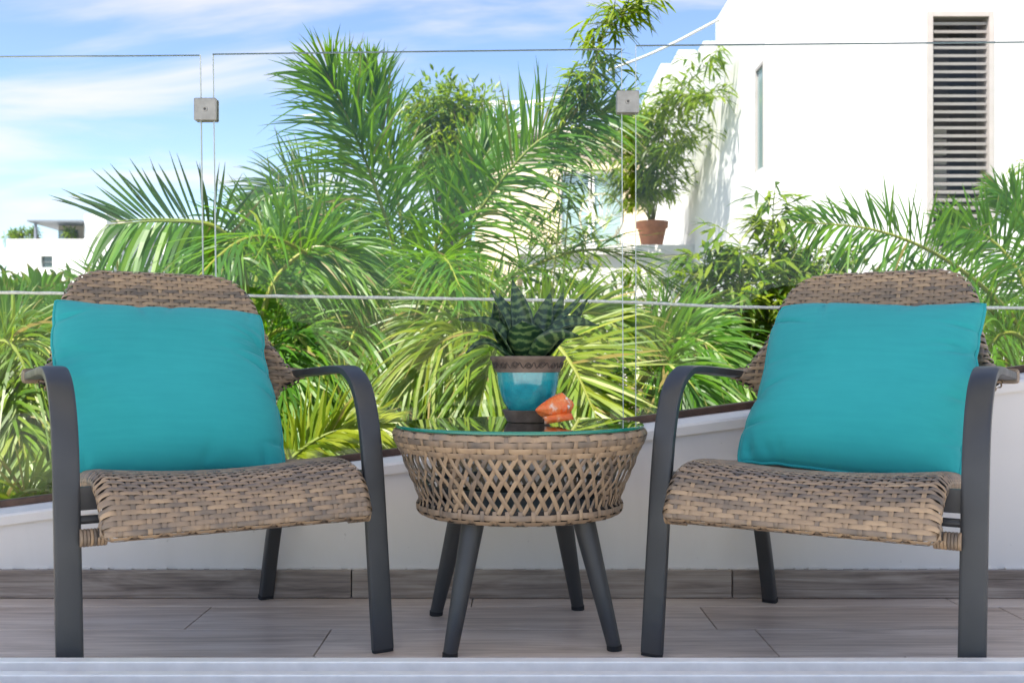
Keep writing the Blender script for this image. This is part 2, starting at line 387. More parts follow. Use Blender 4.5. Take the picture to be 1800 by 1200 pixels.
o = slope_prism(GLASS_Y - WALL_Y - 0.02, GLASS_Y - WALL_Y + 0.02, lambda x: ledge_z(x) + 0.001, 0.020, bev=0.003).build('glazing_channel', 'channel', wall)
bb = [(-3.1, P(618, 1003, WALL_Y - .008).x), (P(618, 1003, WALL_Y - .008).x, P(1287, 1003, WALL_Y - .008).x), (P(1287, 1003, WALL_Y - .008).x, 1.55), (1.55, 3.1)]
for a, b in bb:
    g = Geo(); w = b - a; g.bevbox((-w / 2 + .0015, -0.010, 0.0015), (w / 2 - .0015, 0.0115, 0.0715), 0.0015)
    o = g.build('baseboard', 'base_tile', wall, loc=((a + b) / 2, 0, 0))
g = Geo()
for i in range(120):      # ragged bead of filler along the baseboard
    x = -2.9 + i * 0.049 + rng.uniform(-.01, .01); L = rng.uniform(.02, .045); h = rng.uniform(.001, .0035)
    g.box((x - L / 2, 0.0040, 0.0716), (x + L / 2, 0.0118, 0.0716 + h))
g.build('filler_bead', 'paint', wall)
# aluminium sliding-door track in front of the balcony
track = thing('door_track', 'ribbed silver aluminium sliding door track along the bottom edge', 'door track', (0, 1.60, 0))
yb = 1.683 - 1.60
g = Geo(); g.box((-3, -0.25, -0.012), (3, yb, 0.082)); g.build('track_base', 'aluminium_groove', track)
for (a, b, h) in ((yb - 0.024, yb + 0.001, 0.100), (yb - 0.093, yb - 0.072, 0.100), (yb - 0.180, yb - 0.140, 0.102), (yb - 0.27, yb - 0.235, 0.104)):
    g = Geo(); g.bevbox((-3.001, a, 0.0825), (3.001, b, h), 0.002); g.build('track_rib', 'aluminium', track)
# unseen additions: a floor that bounces sunlight forward, a slab that shades the balcony
g = Geo(); g.box((-5, -6.0, -0.30), (5, 1.345, 0.07)); tag(g.build('bounce_floor', 'concrete_white'), kind='structure')
g = Geo(); g.box((-2.45, 0.20, 2.55), (1.45, 2.22, 2.75)); slab = tag(g.build('shade_slab', 'slab_paint'), kind='structure')

# ------------------------------------------------------------------ glass balustrade
bal = thing('glass_balustrade', 'clear frameless glass balustrade of three panels on the sloping wall', 'balustrade', (0, GLASS_Y, 0))
def pane(name, xs_top, zs_top, xs_bot, label):
    th = 0.012; g = Geo(); (xa, xb), (za, zb), (xc, xd) = xs_top, zs_top, xs_bot
    loops = []
    for y, e, et in ((-th / 2, .0014, .0016), (-th / 2 + .002, 0, 0), (th / 2 - .002, 0, 0), (th / 2, .0014, .0016)):
        loops.append([g.vert((xa + e, y, za - et)), g.vert((xb - e, y, zb - et)), g.vert((xd - e, y, ledge_z(xd) + 0.012)), g.vert((xc + e, y, ledge_z(xc) + 0.012))])
    g.face(loops[0][::-1], 0); g.face(loops[3], 0)
    for a, b in zip(loops, loops[1:]):
        for k, mi in ((0, 1), (1, 2), (2, 1), (3, 2)): g.face((a[k], a[(k + 1) % 4], b[(k + 1) % 4], b[k]), mi)
    o = g.build(name, ['glass_clear', 'glass_edge', 'glass_edge_side'], bal); return tag(o, label)
def gx(px): return (px - 900) / F * GLASS_Y
def gz(py): return EYE - (py - HORIZON) / F * GLASS_Y
pane('glass_panel', (-3.1, gx(353)), (gz(107), gz(97)), (-3.1, gx(362)), 'clear frameless glass panel at left, behind the left wicker chair')
pane('glass_panel', (gx(374), gx(1093)), (gz(95), gz(86)), (gx(383), gx(1096)), 'clear frameless glass panel in the middle, behind the round wicker table')
pane('glass_panel', (gx(1117), 3.1), (gz(80), gz(64)), (gx(1117), 3.1), 'clear frameless glass panel at right, in front of the louvred white house')
def clamp(px, py, label):
    c = P(px, py, GLASS_Y) - Vector((0, GLASS_Y, 0)); t = None
    for s, nm in ((-1, 'front_plate'), (1, 'back_plate')):
        g = Geo(); rings = []
        for k, (yy, e) in enumerate(((0.0065, 0.0), (0.0125, 0.0), (0.0145, 0.002))):
            h = 0.031 - e; r = 0.004; ring = []
            for cx, cz, a0 in ((h - r, h - r, 0), (-h + r, h - r, 90), (-h + r, -h + r, 180), (h - r, -h + r, 270)):
                for q in range(4): a = R(a0 + q * 30); ring.append((cx + r * math.cos(a), s * yy, cz + r * math.sin(a)))
            rings.append(ring)
        g.loft(rings, True, True)
        if s < 0: p = t = tag(g.build('clamp', 'steel', bal, loc=c), label)
        else: p = g.build(nm, 'steel', t)
        if s < 0:
            g = Geo(); M = Matrix.Rotation(R(90), 4, 'X')
            prof = [(0.0, 0.0), (0.0035, 0.0), (0.0038, 0.0016), (0.0068, 0.0018), (0.0075, 0.0)]
            g.loft([[M @ Vector((r * math.cos(2 * math.pi * k / 16), r * math.sin(2 * math.pi * k / 16), z)) for k in range(16)] for r, z in prof[1:]], True, False)
            g.cur = 1; g.loft([[M @ Vector((r * math.cos(2 * math.pi * k / 12), r * math.sin(2 * math.pi * k / 12), .0004)) for k in range(12)] for r in (.0001, .0037)], True); g.cur = 0
            b = g.build('bolt', ['steel', 'steel_dark'], t, smooth='auto', loc=(0, -0.0146, 0))
    g = Geo(); g.box((-0.006, -0.0054, -0.02), (0.006, 0.0054, 0.02)); g.build('spacer', 'steel_dark', t)
clamp(363, 194, 'square brushed steel clamp on the glass gap above the left chair')
clamp(1103, 181, 'square brushed steel clamp on the glass gap above the table')
# rope strung behind the glass
pts = [P(px, py, 2.98) for px, py in ((-500, 507), (0, 514), (440, 520), (860, 526), (1100, 531), (1330, 540), (1800, 541), (2300, 541))]
path = spline(pts, 260); g = Geo(); n = 7; rings = []
for i, p in enumerate(path):
    ring = []
    for k in range(n):
        a = 2 * math.pi * k / n; rr = 0.0047 * (1 + 0.16 * math.cos(3 * a + i * 1.3)); ring.append(p + Vector((0, math.cos(a), math.sin(a))) * rr)
    rings.append(ring)
g.loft(rings, True, True); tag(g.build('rope', 'rope', smooth=True), 'thin off-white rope stretched level behind the glass panels', 'rope')

# ------------------------------------------------------------------ weaving
def ribbon(g, pts, nrm, wid, crown=0.0005, tint=0.5):
    """flat strand: pts centre line, nrm surface normals, wid side vectors * half width"""
    rows = []
    for p, n, w in zip(pts, nrm, wid):
        rows.append([g.vert(p - w - n * crown * 1.7), g.vert(p - w * 0.55), g.vert(p + w * 0.55), g.vert(p + w - n * crown * 1.7)])
    for a, b in zip(rows, rows[1:]):
        for k in range(3): g.face((a[k], a[k + 1], b[k + 1], b[k]))
def surf_frame(S, a, b, e=0.002):
    p = S(a, b); da = S(a + e, b) - S(a - e, b); db = S(a, b + e) - S(a, b - e)
    n = da.cross(db); n = n.normalized() if n.length > 1e-9 else Vector((0, 0, 1))
    return p, n, da.normalized(), db.normalized()
def weave(parent, S, rows, range_of_row, spacing, staves, range_of_stave, amp, w_row, w_stave, step, flip=1, seed=0):
    """S(a,b): a = arc length across, b = arc length along; rows: list of b; staves: list of a"""
    rg = random.Random(seed)
    for r, b in enumerate(rows):
        lo, hi = range_of_row(b); n = max(6, int((hi - lo) / step)); g = Geo(); ps, ns, ws = [], [], []
        for i in range(n + 1):
            a = lerp(lo, hi, i / n); p, nn, da, db = surf_frame(S, a, b); nn = nn * flip
            ph = (a / spacing + r) % 2.0; dd = min(ph, 2 - ph) * spacing; c = -1 + 2 * smooth((dd - 0.0032) / 0.0085)
            ps.append(p + nn * (amp * c + rg.uniform(-.0002, .0002))); ns.append(nn); ws.append(db * w_row / 2)
        ribbon(g, ps, ns, ws); g.build('strand', 'wicker', parent, smooth=True)
    for k, a in enumerate(staves):
        rr = range_of_stave(a)
        if rr is None: continue
        lo, hi = rr; n = max(4, int((hi - lo) / 0.008)); g = Geo(); ps, ns, ws = [], [], []
        for i in range(n + 1):
            b = lerp(lo, hi, i / n); p, nn, da, db = surf_frame(S, a, b); nn = nn * flip
            ps.append(p); ns.append(nn); ws.append(da * w_stave / 2)
        ribbon(g, ps, ns, ws); g.build('stave', 'wicker', parent, smooth=True)

def arclen_profile(pts, n=160):
    c = spline(pts, n); L = [0.0]
    for a, b in zip(c, c[1:]): L.append(L[-1] + (b - a).length)
    def at(s):
        if s <= 0: return c[0] + (c[0] - c[1]).normalized() * (-s)
        if s >= L[-1]: return c[-1] + (c[-1] - c[-2]).normalized() * (s - L[-1])
        lo, hi = 0, n - 1
        while hi - lo > 1:
            m = (lo + hi) // 2
            if L[m] <= s: lo = m
            else: hi = m
        return c[lo].lerp(c[hi], (s - L[lo]) / (L[hi] - L[lo]))
    return at, L[-1]

# ------------------------------------------------------------------ wicker lounge chair
def make_chair(label):
    t = thing('lounge_chair', label, 'chair', group='wicker lounge chairs with turquoise pillows')
    X = Vector((1, 0, 0))
    # arms and front legs: one bent flat tube per side
    for s in (-1, 1):
        path = spline([(0.298 * s, 0.000, 0.006), (0.298 * s, 0.026, 0.20), (0.298 * s, 0.052, 0.38), (0.298 * s, 0.075, 0.475), (0.299 * s, 0.112, 0.541), (0.300 * s, 0.165, 0.574), (0.301 * s, 0.23, 0.582), (0.298 * s, 0.42, 0.574), (0.298 * s, 0.60, 0.565)], 64)
        g = Geo(); g.tube(path, 0, 16, True, flat=(0.046, 0.019, X)); p = g.build('arm_and_front_leg', 'charcoal', t, smooth='auto')
        g = Geo(); g.tube([(0.298 * s, -0.001, 0.0), (0.298 * s, 0.000, 0.007)], 0, 16, True, flat=(0.0445, 0.0175, X)); g.build('foot_cap', 'rubber', p)
        # rear leg
        path = spline([(0.236 * s, 0.578, 0.007), (0.238 * s, 0.545, 0.12), (0.240 * s, 0.505, 0.24), (0.234 * s, 0.46, 0.345)], 20)
        g = Geo(); g.tube(path, 0, 14, True, flat=(0.034, 0.026, X)); p = g.build('rear_leg', 'charcoal', t, smooth='auto')
        g = Geo(); g.tube([(0.2358 * s, 0.5795, 0.0), (0.236 * s, 0.578, 0.010)], 0, 14, True, flat=(0.036, 0.028, X)); g.build('foot_cap', 'rubber', p)
        # side rail, bracket, rod, wrapped bar between leg and seat
        g = Geo(); g.tube([(0.232 * s, 0.02, 0.357), (0.232 * s, 0.25, 0.345), (0.232 * s, 0.48, 0.335)], 0, 12, True, flat=(0.022, 0.036, X)); g.build('side_rail', 'charcoal', t, smooth='auto')
        g = Geo(); g.box((min(.236 * s, .284 * s), 0.050, 0.330), (max(.236 * s, .284 * s), 0.064, 0.372)); b = g.build('bracket', 'charcoal', t)
        g = Geo()
        for zz in (0.335, 0.35, 0.365):
            g.tube([(0.280 * s, 0.049, zz - .006), (0.2815 * s, 0.047, zz), (0.280 * s, 0.049, zz + .006)], [0.003, 0.0045, 0.003], 7)
        g.build('weld_bead', 'charcoal', b, smooth=True)
        g = Geo(); g.tube([(0.20 * s, 0.045, 0.3135), (0.283 * s, 0.045, 0.3135)], 0.008, 10); g.build('rod', 'charcoal', t, smooth='auto')
        w = None
        for k in range(8):
            g = Geo(); x0 = (0.236 + k * 0.0058) * s; g.tube([(x0 - 0.0026, 0.030, 0.283), (x0 - .0014, 0.030, 0.283), (x0 + .0014, 0.030, 0.283), (x0 + 0.0026, 0.030, 0.283)], [0.0155, 0.0165, 0.0165, 0.0155], 12)
            o = g.build('wrap', 'wicker', t if w is None else w, smooth='auto'); w = w or o
    # seat
    prof = [(0, -0.015, 0.284), (0, -0.045, 0.285), (0, -0.060, 0.296), (0, -0.050, 0.318), (0, -0.024, 0.348), (0, 0.012, 0.371), (0, 0.055, 0.381), (0, 0.13, 0.380), (0, 0.30, 0.362), (0, 0.50, 0.345)]
    at, LS = arclen_profile(prof)
    HW = 0.232; RW = 0.022; WR = 0.050
    def S(a, b):
        p = at(b); sg = 1 if a >= 0 else -1; aa = abs(a)
        tx = at(b + .002) - at(b - .002); tx.normalize(); nn = Vector((0, -tx.z, tx.y))   # outward normal in profile plane
        up = 0.013 * (min(aa, HW) / HW) ** 2 * smooth((p.z - 0.30) / 0.06)
        if aa <= HW: return p + nn * up + X * a
        ph = (aa - HW) / RW
        return p + nn * (up - RW * (1 - math.cos(ph))) + X * sg * (HW + RW * math.sin(ph))
    seat_g = Geo(); rings = []
    for j in range(60):
        b = lerp(0.002, LS, j / 59); ring = []
        for i in range(25):
            a = lerp(-HW - WR * .8, HW + WR * .8, i / 24); p, n_, da, db = surf_frame(S, a, b); ring.append(p - n_ * 0.0055)
        rings.append(ring)
    seat_g.loft(rings, False)
    seat = seat_g.build('seat', 'wicker_core', t, smooth=True)
    pitch = 0.0093; rows = [0.006 + i * pitch for i in range(int((LS - .01) / pitch))]
    sp = 0.0250; staves = [k * sp for k in range(-9, 10)]
    weave(seat, S, rows, lambda b: (-HW - WR, HW + WR), sp, staves, lambda a: (0.0, LS), 0.0020, 0.0093, 0.0086, sp / 5, 1, 3)
    # back with flared wings that reach the arms
    profb = [(0, 0.44, 0.345), (0, 0.50, 0.42), (0, 0.555, 0.52), (0, 0.605, 0.62), (0, 0.655, 0.72), (0, 0.695, 0.795), (0, 0.712, 0.818), (0, 0.735, 0.822), (0, 0.748, 0.806)]
    atb, LB = arclen_profile(profb)
    def hw(b):
        z = atb(b).z; yy = atb(b).y
        if b > LB - 0.045: return 0.135
        if z > 0.71: return 0.128 + 0.087 * math.sqrt(max(0, 1 - ((z - 0.71) / 0.1135) ** 2))
        h = interp([(0.30, 0.22), (0.490, 0.22), (0.520, 0.229), (0.540, 0.245), (0.553, 0.266), (0.562, 0.278), (0.585, 0.264), (0.615, 0.248), (0.65, 0.232), (0.71, 0.215)], z)
        return h
    RB = 0.020; WB = 0.052
    def SB(a, b):
        p = atb(b); sg = 1 if a >= 0 else -1; aa = abs(a); H = hw(b)
        tx = atb(b + .002) - atb(b - .002); tx.normalize(); nn = Vector((0, -tx.z, tx.y))
        def curl(x): return 0.10 * max(0, x - 0.10) ** 2 / 0.04 + 5.0 * max(0, x - 0.215) ** 2
        if aa <= H: return p + nn * 0 + X * a + Vector((0, -curl(aa), 0))
        ph = (aa - H) / RB
        return p - nn * RB * (1 - math.cos(ph)) + X * sg * (H + RB * math.sin(ph)) + Vector((0, -curl(H), 0))
    bg = Geo(); rings = []
    for j in range(70):
        b = lerp(0.002, LB, j / 69); ring = []; H = hw(b)
        for i in range(25):
            a = lerp(-H - WB * .8, H + WB * .8, i / 24); p, n_, da, db = surf_frame(SB, a, b); ring.append(p - n_ * 0.0055)
        rings.append(ring)
    bg.loft(rings, False); back = bg.build('backrest', 'wicker_core', t, smooth=True)
    rows = [0.012 + i * pitch for i in range(int((LB - .01) / pitch))]
    stavesb = [k * sp for k in range(-11, 12)]
    def rs(a):
        bs = [b for b in [i * LB / 200 for i in range(201)] if hw(b) + 0.012 >= abs(a)]
        return (bs[0], bs[-1]) if bs else None
    weave(back, SB, rows, lambda b: (-hw(b) - WB, hw(b) + WB), sp, stavesb, rs, 0.0022, 0.0091, 0.0086, sp / 5, 1, 5)
    # wrapped ends where the wings grip the arms
    for s in (-1, 1):
        w = None
        for k in range(5):
            y0 = 0.535 + k * 0.012; g = Geo()
            g.tube([(0.298 * s, y0 - .0056, 0.5675), (0.298 * s, y0 - .003, 0.5675), (0.298 * s, y0 + .003, 0.567), (0.298 * s, y0 + .0056, 0.567)], 0, 14, True, flat=(0.047 + .001 * (k % 2), 0.026 + .002 * k, X))
            o = g.build('wing_wrap', 'wicker', t if w is None else w, smooth='auto'); w = w or o
    g = Geo(); g.tube([(-0.225, 0.46, 0.332), (0.225, 0.46, 0.332)], 0.012, 10); g.build('rear_bar', 'charcoal', t, smooth='auto')
    return t
chairA = make_chair('brown wicker lounge chair with dark metal arms on the left, angled right toward the table')
chairA.location = (-0.522, 1.905, 0); chairA.rotation_euler = (0, 0, R(31.5))
chairB = copy_tree(chairA); chairB['label'] = 'brown wicker lounge chair with dark metal arms on the right, angled left toward the table'
chairB.location = (0.538, 1.872, 0); chairB.rotation_euler = (0, 0, R(-32))

# ------------------------------------------------------------------ turquoise pillows
def pillow(label, chair, off, base, top, half, roll, seed, skew):
    rg = random.Random(seed); n = 84
    t = thing('throw_pillow', label, 'pillow', group='turquoise pillows on the wicker chairs')
    cr = [(rg.choice((-1, 1)), rg.uniform(-.85, .85), rg.uniform(.006, .014), rg.uniform(.016, .030), rg.uniform(.14, .34), rg.uniform(-.5, .5)) for _ in range(13)]
    cr += [(rg.choice((-2, 2)), rg.uniform(-.9, .9), rg.uniform(.005, .010), rg.uniform(.03, .06), rg.uniform(.12, .3), rg.uniform(-.4, .4)) for _ in range(7)]
    def outline(u, v):
        x = half * u * (1 - 0.028 * (1 - v * v) * abs(u) ** 2) ; z = half * v * (1 - 0.022 * (1 - u * u) * abs(v) ** 2)
        x += skew * v * half + 0.004 * math.sin(5 * v + seed) * abs(u); z += 0.006 * math.sin(3.2 * u + seed * 2) * abs(v)
        k = 1 - 0.035 * (u * u * v * v) ** 3; x *= k; z *= k
        for side, c, amp, wd, ln, tilt in cr:
            if abs(side) == 1: x -= side * amp * .28 * math.exp(-((v - c) / (wd * 1.6)) ** 2) * max(0, side * u) ** 8
            else: z -= math.copysign(1, side) * amp * .28 * math.exp(-((u - c) / (wd * 1.6)) ** 2) * max(0, math.copysign(1, side) * v) ** 8
        return x, z
    def thick(u, v, s):
        e = (max(0, 1 - abs(u) ** 3.2) * max(0, 1 - abs(v) ** 3.2)) ** 0.55
        h = 0.066 * e * (1.0 + 0.12 * -v)
        for side, c, amp, wd, ln, tilt in cr:
            if abs(side) == 1: du = 1 - side * u; q = v - c - tilt * du
            else: du = 1 - math.copysign(1, side) * v; q = u - c - tilt * du
            if du < ln * 2: h -= amp * s * math.exp(-(q / wd) ** 2) * math.exp(-(du / ln) ** 2) * min(1, du * 9)
        h += 0.0035 * noise.noise((u * 2.1 + seed, v * 2.1, s * 3)) * e
        return h
    g = Geo()
    for s in (-1, 1):
        ids = []
        for j in range(n + 1):
            row = []
            for i in range(n + 1):
                u = math.sin(lerp(-1, 1, i / n) * math.pi / 2) * .5 + lerp(-1, 1, i / n) * .5; v = math.sin(lerp(-1, 1, j / n) * math.pi / 2) * .5 + lerp(-1, 1, j / n) * .5
                x, z = outline(u, v); row.append(g.vert((x, s * thick(u, v, 1 if s < 0 else .3) * (1 if s < 0 else .8), z)))
            ids.append(row)
        for j in range(n):
            for i in range(n):
                q = (ids[j][i], ids[j][i + 1], ids[j + 1][i + 1], ids[j + 1][i]); g.face(q if s < 0 else q[::-1])
    body = g.build('pillow_body', 'canvas', t, smooth=True)
    g = Geo(); pts = []
    for k in range(4 * 24):
        e, q = divmod(k, 24); q = lerp(-1, 1, q / 24)
        u, v = ((q, 1), (1, -q), (-q, -1), (-1, q))[e]; x, z = outline(u, v); pts.append((x, 0, z))
    pts.append(pts[0]); g.tube(pts, 0.0042, 6, False); g.build('piping', 'canvas', t, smooth=True)
    # lean it: base and top points in the chair's frame
    M = Matrix.Translation(chair.location) @ Matrix.Rotation(chair.rotation_euler.z, 4, 'Z')
    b, tp = Vector(base), Vector(top); zax = (tp - b).normalized(); xax = Vector((1, 0, 0)); yax = zax.cross(xax).normalized(); xax = yax.cross(zax)
    L = Matrix((xax, yax, zax)).transposed().to_4x4(); L.translation = (b + tp) / 2
    t.matrix_world = M @ L @ Matrix.Rotation(R(roll), 4, 'Y')
    return t
pillow('plump turquoise square pillow leaning on the left wicker chair', chairA, 0, (-0.046, 0.255, 0.362), (-0.036, 0.545, 0.724), 0.238, 2.5, 3, -0.012)
pillow('turquoise square pillow with piped edge leaning on the right wicker chair', chairB, 0, (0.022, 0.255, 0.362), (0.026, 0.550, 0.737), 0.233, 0.6, 8, 0.012)

# ------------------------------------------------------------------ round wicker side table
TC = Vector((0.0168, 2.215, 0))
table = thing('side_table', 'round wicker basket table with glass top and four dark tapered legs', 'table', TC)
g = Geo(); g.lathe([(0.0001, 0.0), (0.271, 0.0)], 96, mi=0)
g.lathe([(0.271, 0.0), (0.2742, 0.0010), (0.275, 0.0035), (0.2742, 0.0060), (0.2725, 0.0075)], 96, mi=1); g.lathe([(0.2725, 0.0075), (0.0001, 0.0075)], 96, mi=0)
g.build('glass_top', ['glass_top', 'glass_edge_green'], table, smooth='auto', loc=(0, 0, 0.4555))
def ring_weave(parent, prof, spacing_n, pitch, amp, w):
    at, L = arclen_profile([(r, 0, z) for r, z in prof], 80); Rm = sum(p[0] for p in prof) / len(prof); sp = 2 * math.pi * Rm / spacing_n
    def S(a, b):
        p = at(b); th = a / Rm; return Vector((p.x * math.sin(th), -p.x * math.cos(th), p.z))
    rows = [pitch * .5 + i * pitch for i in range(int(L / pitch))]
    weave(parent, S, rows, lambda b: (-math.pi * Rm, math.pi * Rm), sp, [k * sp for k in range(-spacing_n // 2, spacing_n // 2)], lambda a: (0, L), amp, w, 0.0088, sp / 5, 1, 9)
    return S, L, Rm
def ring_core(prof, parent, name, inset=0.006, n=96):
    g = Geo(); g.lathe([(r - inset, z) for r, z in prof], n); return g.build(name, 'wicker_core', parent, smooth=True)
top_prof = [(0.2655, 0.407), (0.2715, 0.420), (0.2785, 0.437), (0.2775, 0.449), (0.266, 0.4545), (0.248, 0.4535), (0.235, 0.451)]
rim = ring_core(top_prof, table, 'rim', 0.005)
ring_weave(rim, top_prof, 62, 0.0125, 0.0022, 0.0122)
bot_prof = [(0.195, 0.270), (0.212, 0.269), (0.2245, 0.275), (0.2275, 0.287), (0.2245, 0.299)]
base = ring_core(bot_prof, table, 'basket_base', 0.005)
ring_weave(base, bot_prof, 54, 0.0122, 0.0022, 0.0118)
g = Geo(); g.lathe([(0.0001, 0.2755), (0.2, 0.2755), (0.2, 0.266), (0.0001, 0.266)], 64); g.build('bottom_plate', 'charcoal', table)
g = Geo(); g.lathe([(0.205, 0.325), (0.215, 0.325), (0.215, 0.335), (0.205, 0.335), (0.205, 0.325)], 64); g.build('inner_ring', 'charcoal', table)
# lattice of diagonal strips between base and rim
lat = None; NS = 56
for dirn in (-1, 1):
    g0 = None
    for k in range(NS):
        th0 = 2 * math.pi * (k + (0.5 if dirn > 0 else 0)) / NS
        if g0 is None:
            g = Geo(); ps, ns, ws = [], [], []
            for i in range(13):
                u = i / 12; r = lerp(0.2225, 0.2665, smooth(u) * .4 + u * .6) - 0.0015; z = lerp(0.292, 0.412, u); th = dirn * 0.29 * (u - .5)
                off = 0.0022 * dirn * math.cos(u * math.pi * 4.2)
                p = Vector((math.sin(th) * (r + off), -math.cos(th) * (r + off), z)); nn = Vector((math.sin(th), -math.cos(th), -.3)).normalized()
                tg = Vector((math.cos(th) * dirn * 0.29 * .245, 0, 0.12)).normalized(); w = tg.cross(nn).normalized()
                ps.append(p); ns.append(nn); ws.append(w * 0.0045)
            ribbon(g, ps, ns, ws, 0.0007)
            o = g.build('lattice_strip', 'wicker', table, smooth=True); g0 = o.data
        else:
            o = bpy.data.objects.new('lattice_strip', g0); COL.objects.link(o); o.parent = table
        o.rotation_euler = (0, 0, th0)
# legs and the wrapped posts they carry inside the basket
feet = [P(757, 1080, 2.36), P(790, 1148, 2.045), P(1022, 1072, 2.40), P(1085, 1137, 2.09)]
for k, ang in enumerate((-123, -33, 57, 147)):
    a = R(ang - 3); fx, fy = 0.242 * math.cos(a), 0.242 * math.sin(a); tx, ty = 0.165 * math.cos(a), 0.165 * math.sin(a)
    g = Geo(); g.tube([(lerp(fx, tx, u), lerp(fy, ty, u), lerp(0.008, 0.272, u)) for u in (0, .02, .5, 1)], [0.0145, 0.0150, 0.0195, 0.0245], 20); leg = g.build('leg', 'charcoal', table, smooth='auto')
    g = Geo(); g.tube([(fx * 1.003, fy * 1.003, 0), (fx, fy, 0.0105)], 0.0158, 20); g.build('foot_cap', 'rubber', leg, smooth='auto')
    qx, qy = 0.205 * math.cos(a), 0.205 * math.sin(a); rx, ry = 0.244 * math.cos(a), 0.244 * math.sin(a)
    g = Geo(); g.tube([(qx, qy, 0.275), (rx, ry, 0.43)], 0.011, 10); post = g.build('post', 'wicker_core', table, smooth='auto')
    me = None
    for j in range(14):
        u = (j + .5) / 14; c = Vector((lerp(qx, rx, u), lerp(qy, ry, u), lerp(0.28, 0.43, u)))
        g = Geo(); dv = Vector((rx - qx, ry - qy, 0.155)).normalized(); g.tube([c - dv * .005, c - dv * .003, c + dv * .003, c + dv * .005], [0.0115, 0.0128, 0.0128, 0.0115], 9); g.build('wrap', 'wicker', post, smooth='auto')

# ------------------------------------------------------------------ potted snake plant and seashell on the table
GZ = 0.4632
pot = thing('potted_plant', 'banded snake plant in a turquoise glazed pot with brown rim', 'potted plant', P(928, 743, 2.255)); pot.location.z = GZ; pot.scale = (1.06, 1.06, 1.02)
g = Geo(); g.lathe([(0.0001, 0.001), (0.044, 0.001), (0.047, 0.006), (0.0535, 0.0235), (0.056, 0.0265), (0.054, 0.0275), (0.050, 0.025), (0.0001, 0.024)], 56); g.build('saucer', 'clay_dark', pot, smooth='auto')
g = Geo(); g.lathe([(0.040, 0.0245), (0.044, 0.030), (0.052, 0.043), (0.0595, 0.062), (0.0645, 0.085), (0.0668, 0.106), (0.0675, 0.1115)], 64); body = g.build('pot_body', 'glaze', pot, smooth=True)
g = Geo(); g.lathe([(0.0660, 0.1105), (0.0685, 0.1102), (0.0695, 0.1125), (0.0705, 0.115), (0.0765, 0.134), (0.0800, 0.1375), (0.0812, 0.1405), (0.0815, 0.1445), (0.0800, 0.1458), (0.0760, 0.1445), (0.068, 0.128)], 64); rimp = g.build('pot_rim', 'clay_dark', pot, smooth='auto')
g = Geo()
for k in range(16):
    th = 2 * math.pi * k / 16; pts = []
    for i in range(26):
        q = i / 25; a = q * 4 * math.pi + (0 if k % 2 else math.pi); rr = 0.0078 * (1 - q * .82)
        du = rr * math.cos(a) * (1 if k % 2 else -1); dz = 0.1255 + rr * math.sin(a) * .95; rad = 0.0705 + (dz - 0.115) * 0.318 + 0.0006
        t2 = th + du / 0.073; pts.append((rad * math.cos(t2), rad * math.sin(t2), dz))
    g.tube(pts, 0.0011, 5)
    pts = [( (0.0705 + (zz - 0.115) * 0.318 + .0004) * math.cos(th + tt), (0.0705 + (zz - 0.115) * 0.318 + .0004) * math.sin(th + tt), zz) for tt, zz in [(0.10 + 0.19 * i / 8, 0.1255 + 0.006 * math.sin(i / 8 * math.pi * 2)) for i in range(9)]]
    g.tube(pts, 0.0010, 5)
g.build('scroll_relief', 'clay_relief', rimp, smooth=True)
g = Geo(); g.lathe([(0.0001, 0.136), (0.04, 0.134), (0.0715, 0.132)], 32); g.build('soil', 'soil', pot, smooth=True)
def snake_leaf(base, mid, tip, width, nh, seed):
    """broad pointed leaf through three points, upper side facing nh"""
    rg = random.Random(seed); g = Geo(); n = 18; m = 8; nh = Vector(nh).normalized(); rows = []
    b = Vector((*base, 0.131)); c = spline([b, Vector(mid), Vector(tip)], n + 1); L = sum((q - p).length for p, q in zip(c, c[1:]))
    for i, p in enumerate(c):
        u = i / n; tg = (c[min(i + 1, n)] - c[max(i - 1, 0)]).normalized(); side = tg.cross(nh).normalized(); nn = side.cross(tg)
        w = width * interp([(0, .55), (.2, .82), (.42, 1.0), (.6, .88), (.78, .56), (.9, .26), (.97, .08), (1, .01)], u)
        row = []
        for k in range(m + 1):
            q = lerp(-1, 1, k / m); cup = 0.26 * w * abs(q) ** 1.7; wob = 0.0022 * math.sin(u * 8 + seed + q) * q
            row.append(g.vert(p + side * (w / 2 * q) + nn * (cup + wob), abs(q) ** 8 * .9 + rg.uniform(0, .05), u * L / 0.13 + seed * .137))
        rows.append(row)
    for a, b_ in zip(rows, rows[1:]):
        for k in range(m): g.face((a[k], a[k + 1], b_[k + 1], b_[k]))
    o = g.build('leaf', 'snake_leaf', pot, smooth=True, attrs=True)
    md = o.modifiers.new('thick', 'SOLIDIFY'); md.thickness = 0.0024; md.offset = 0
    return o
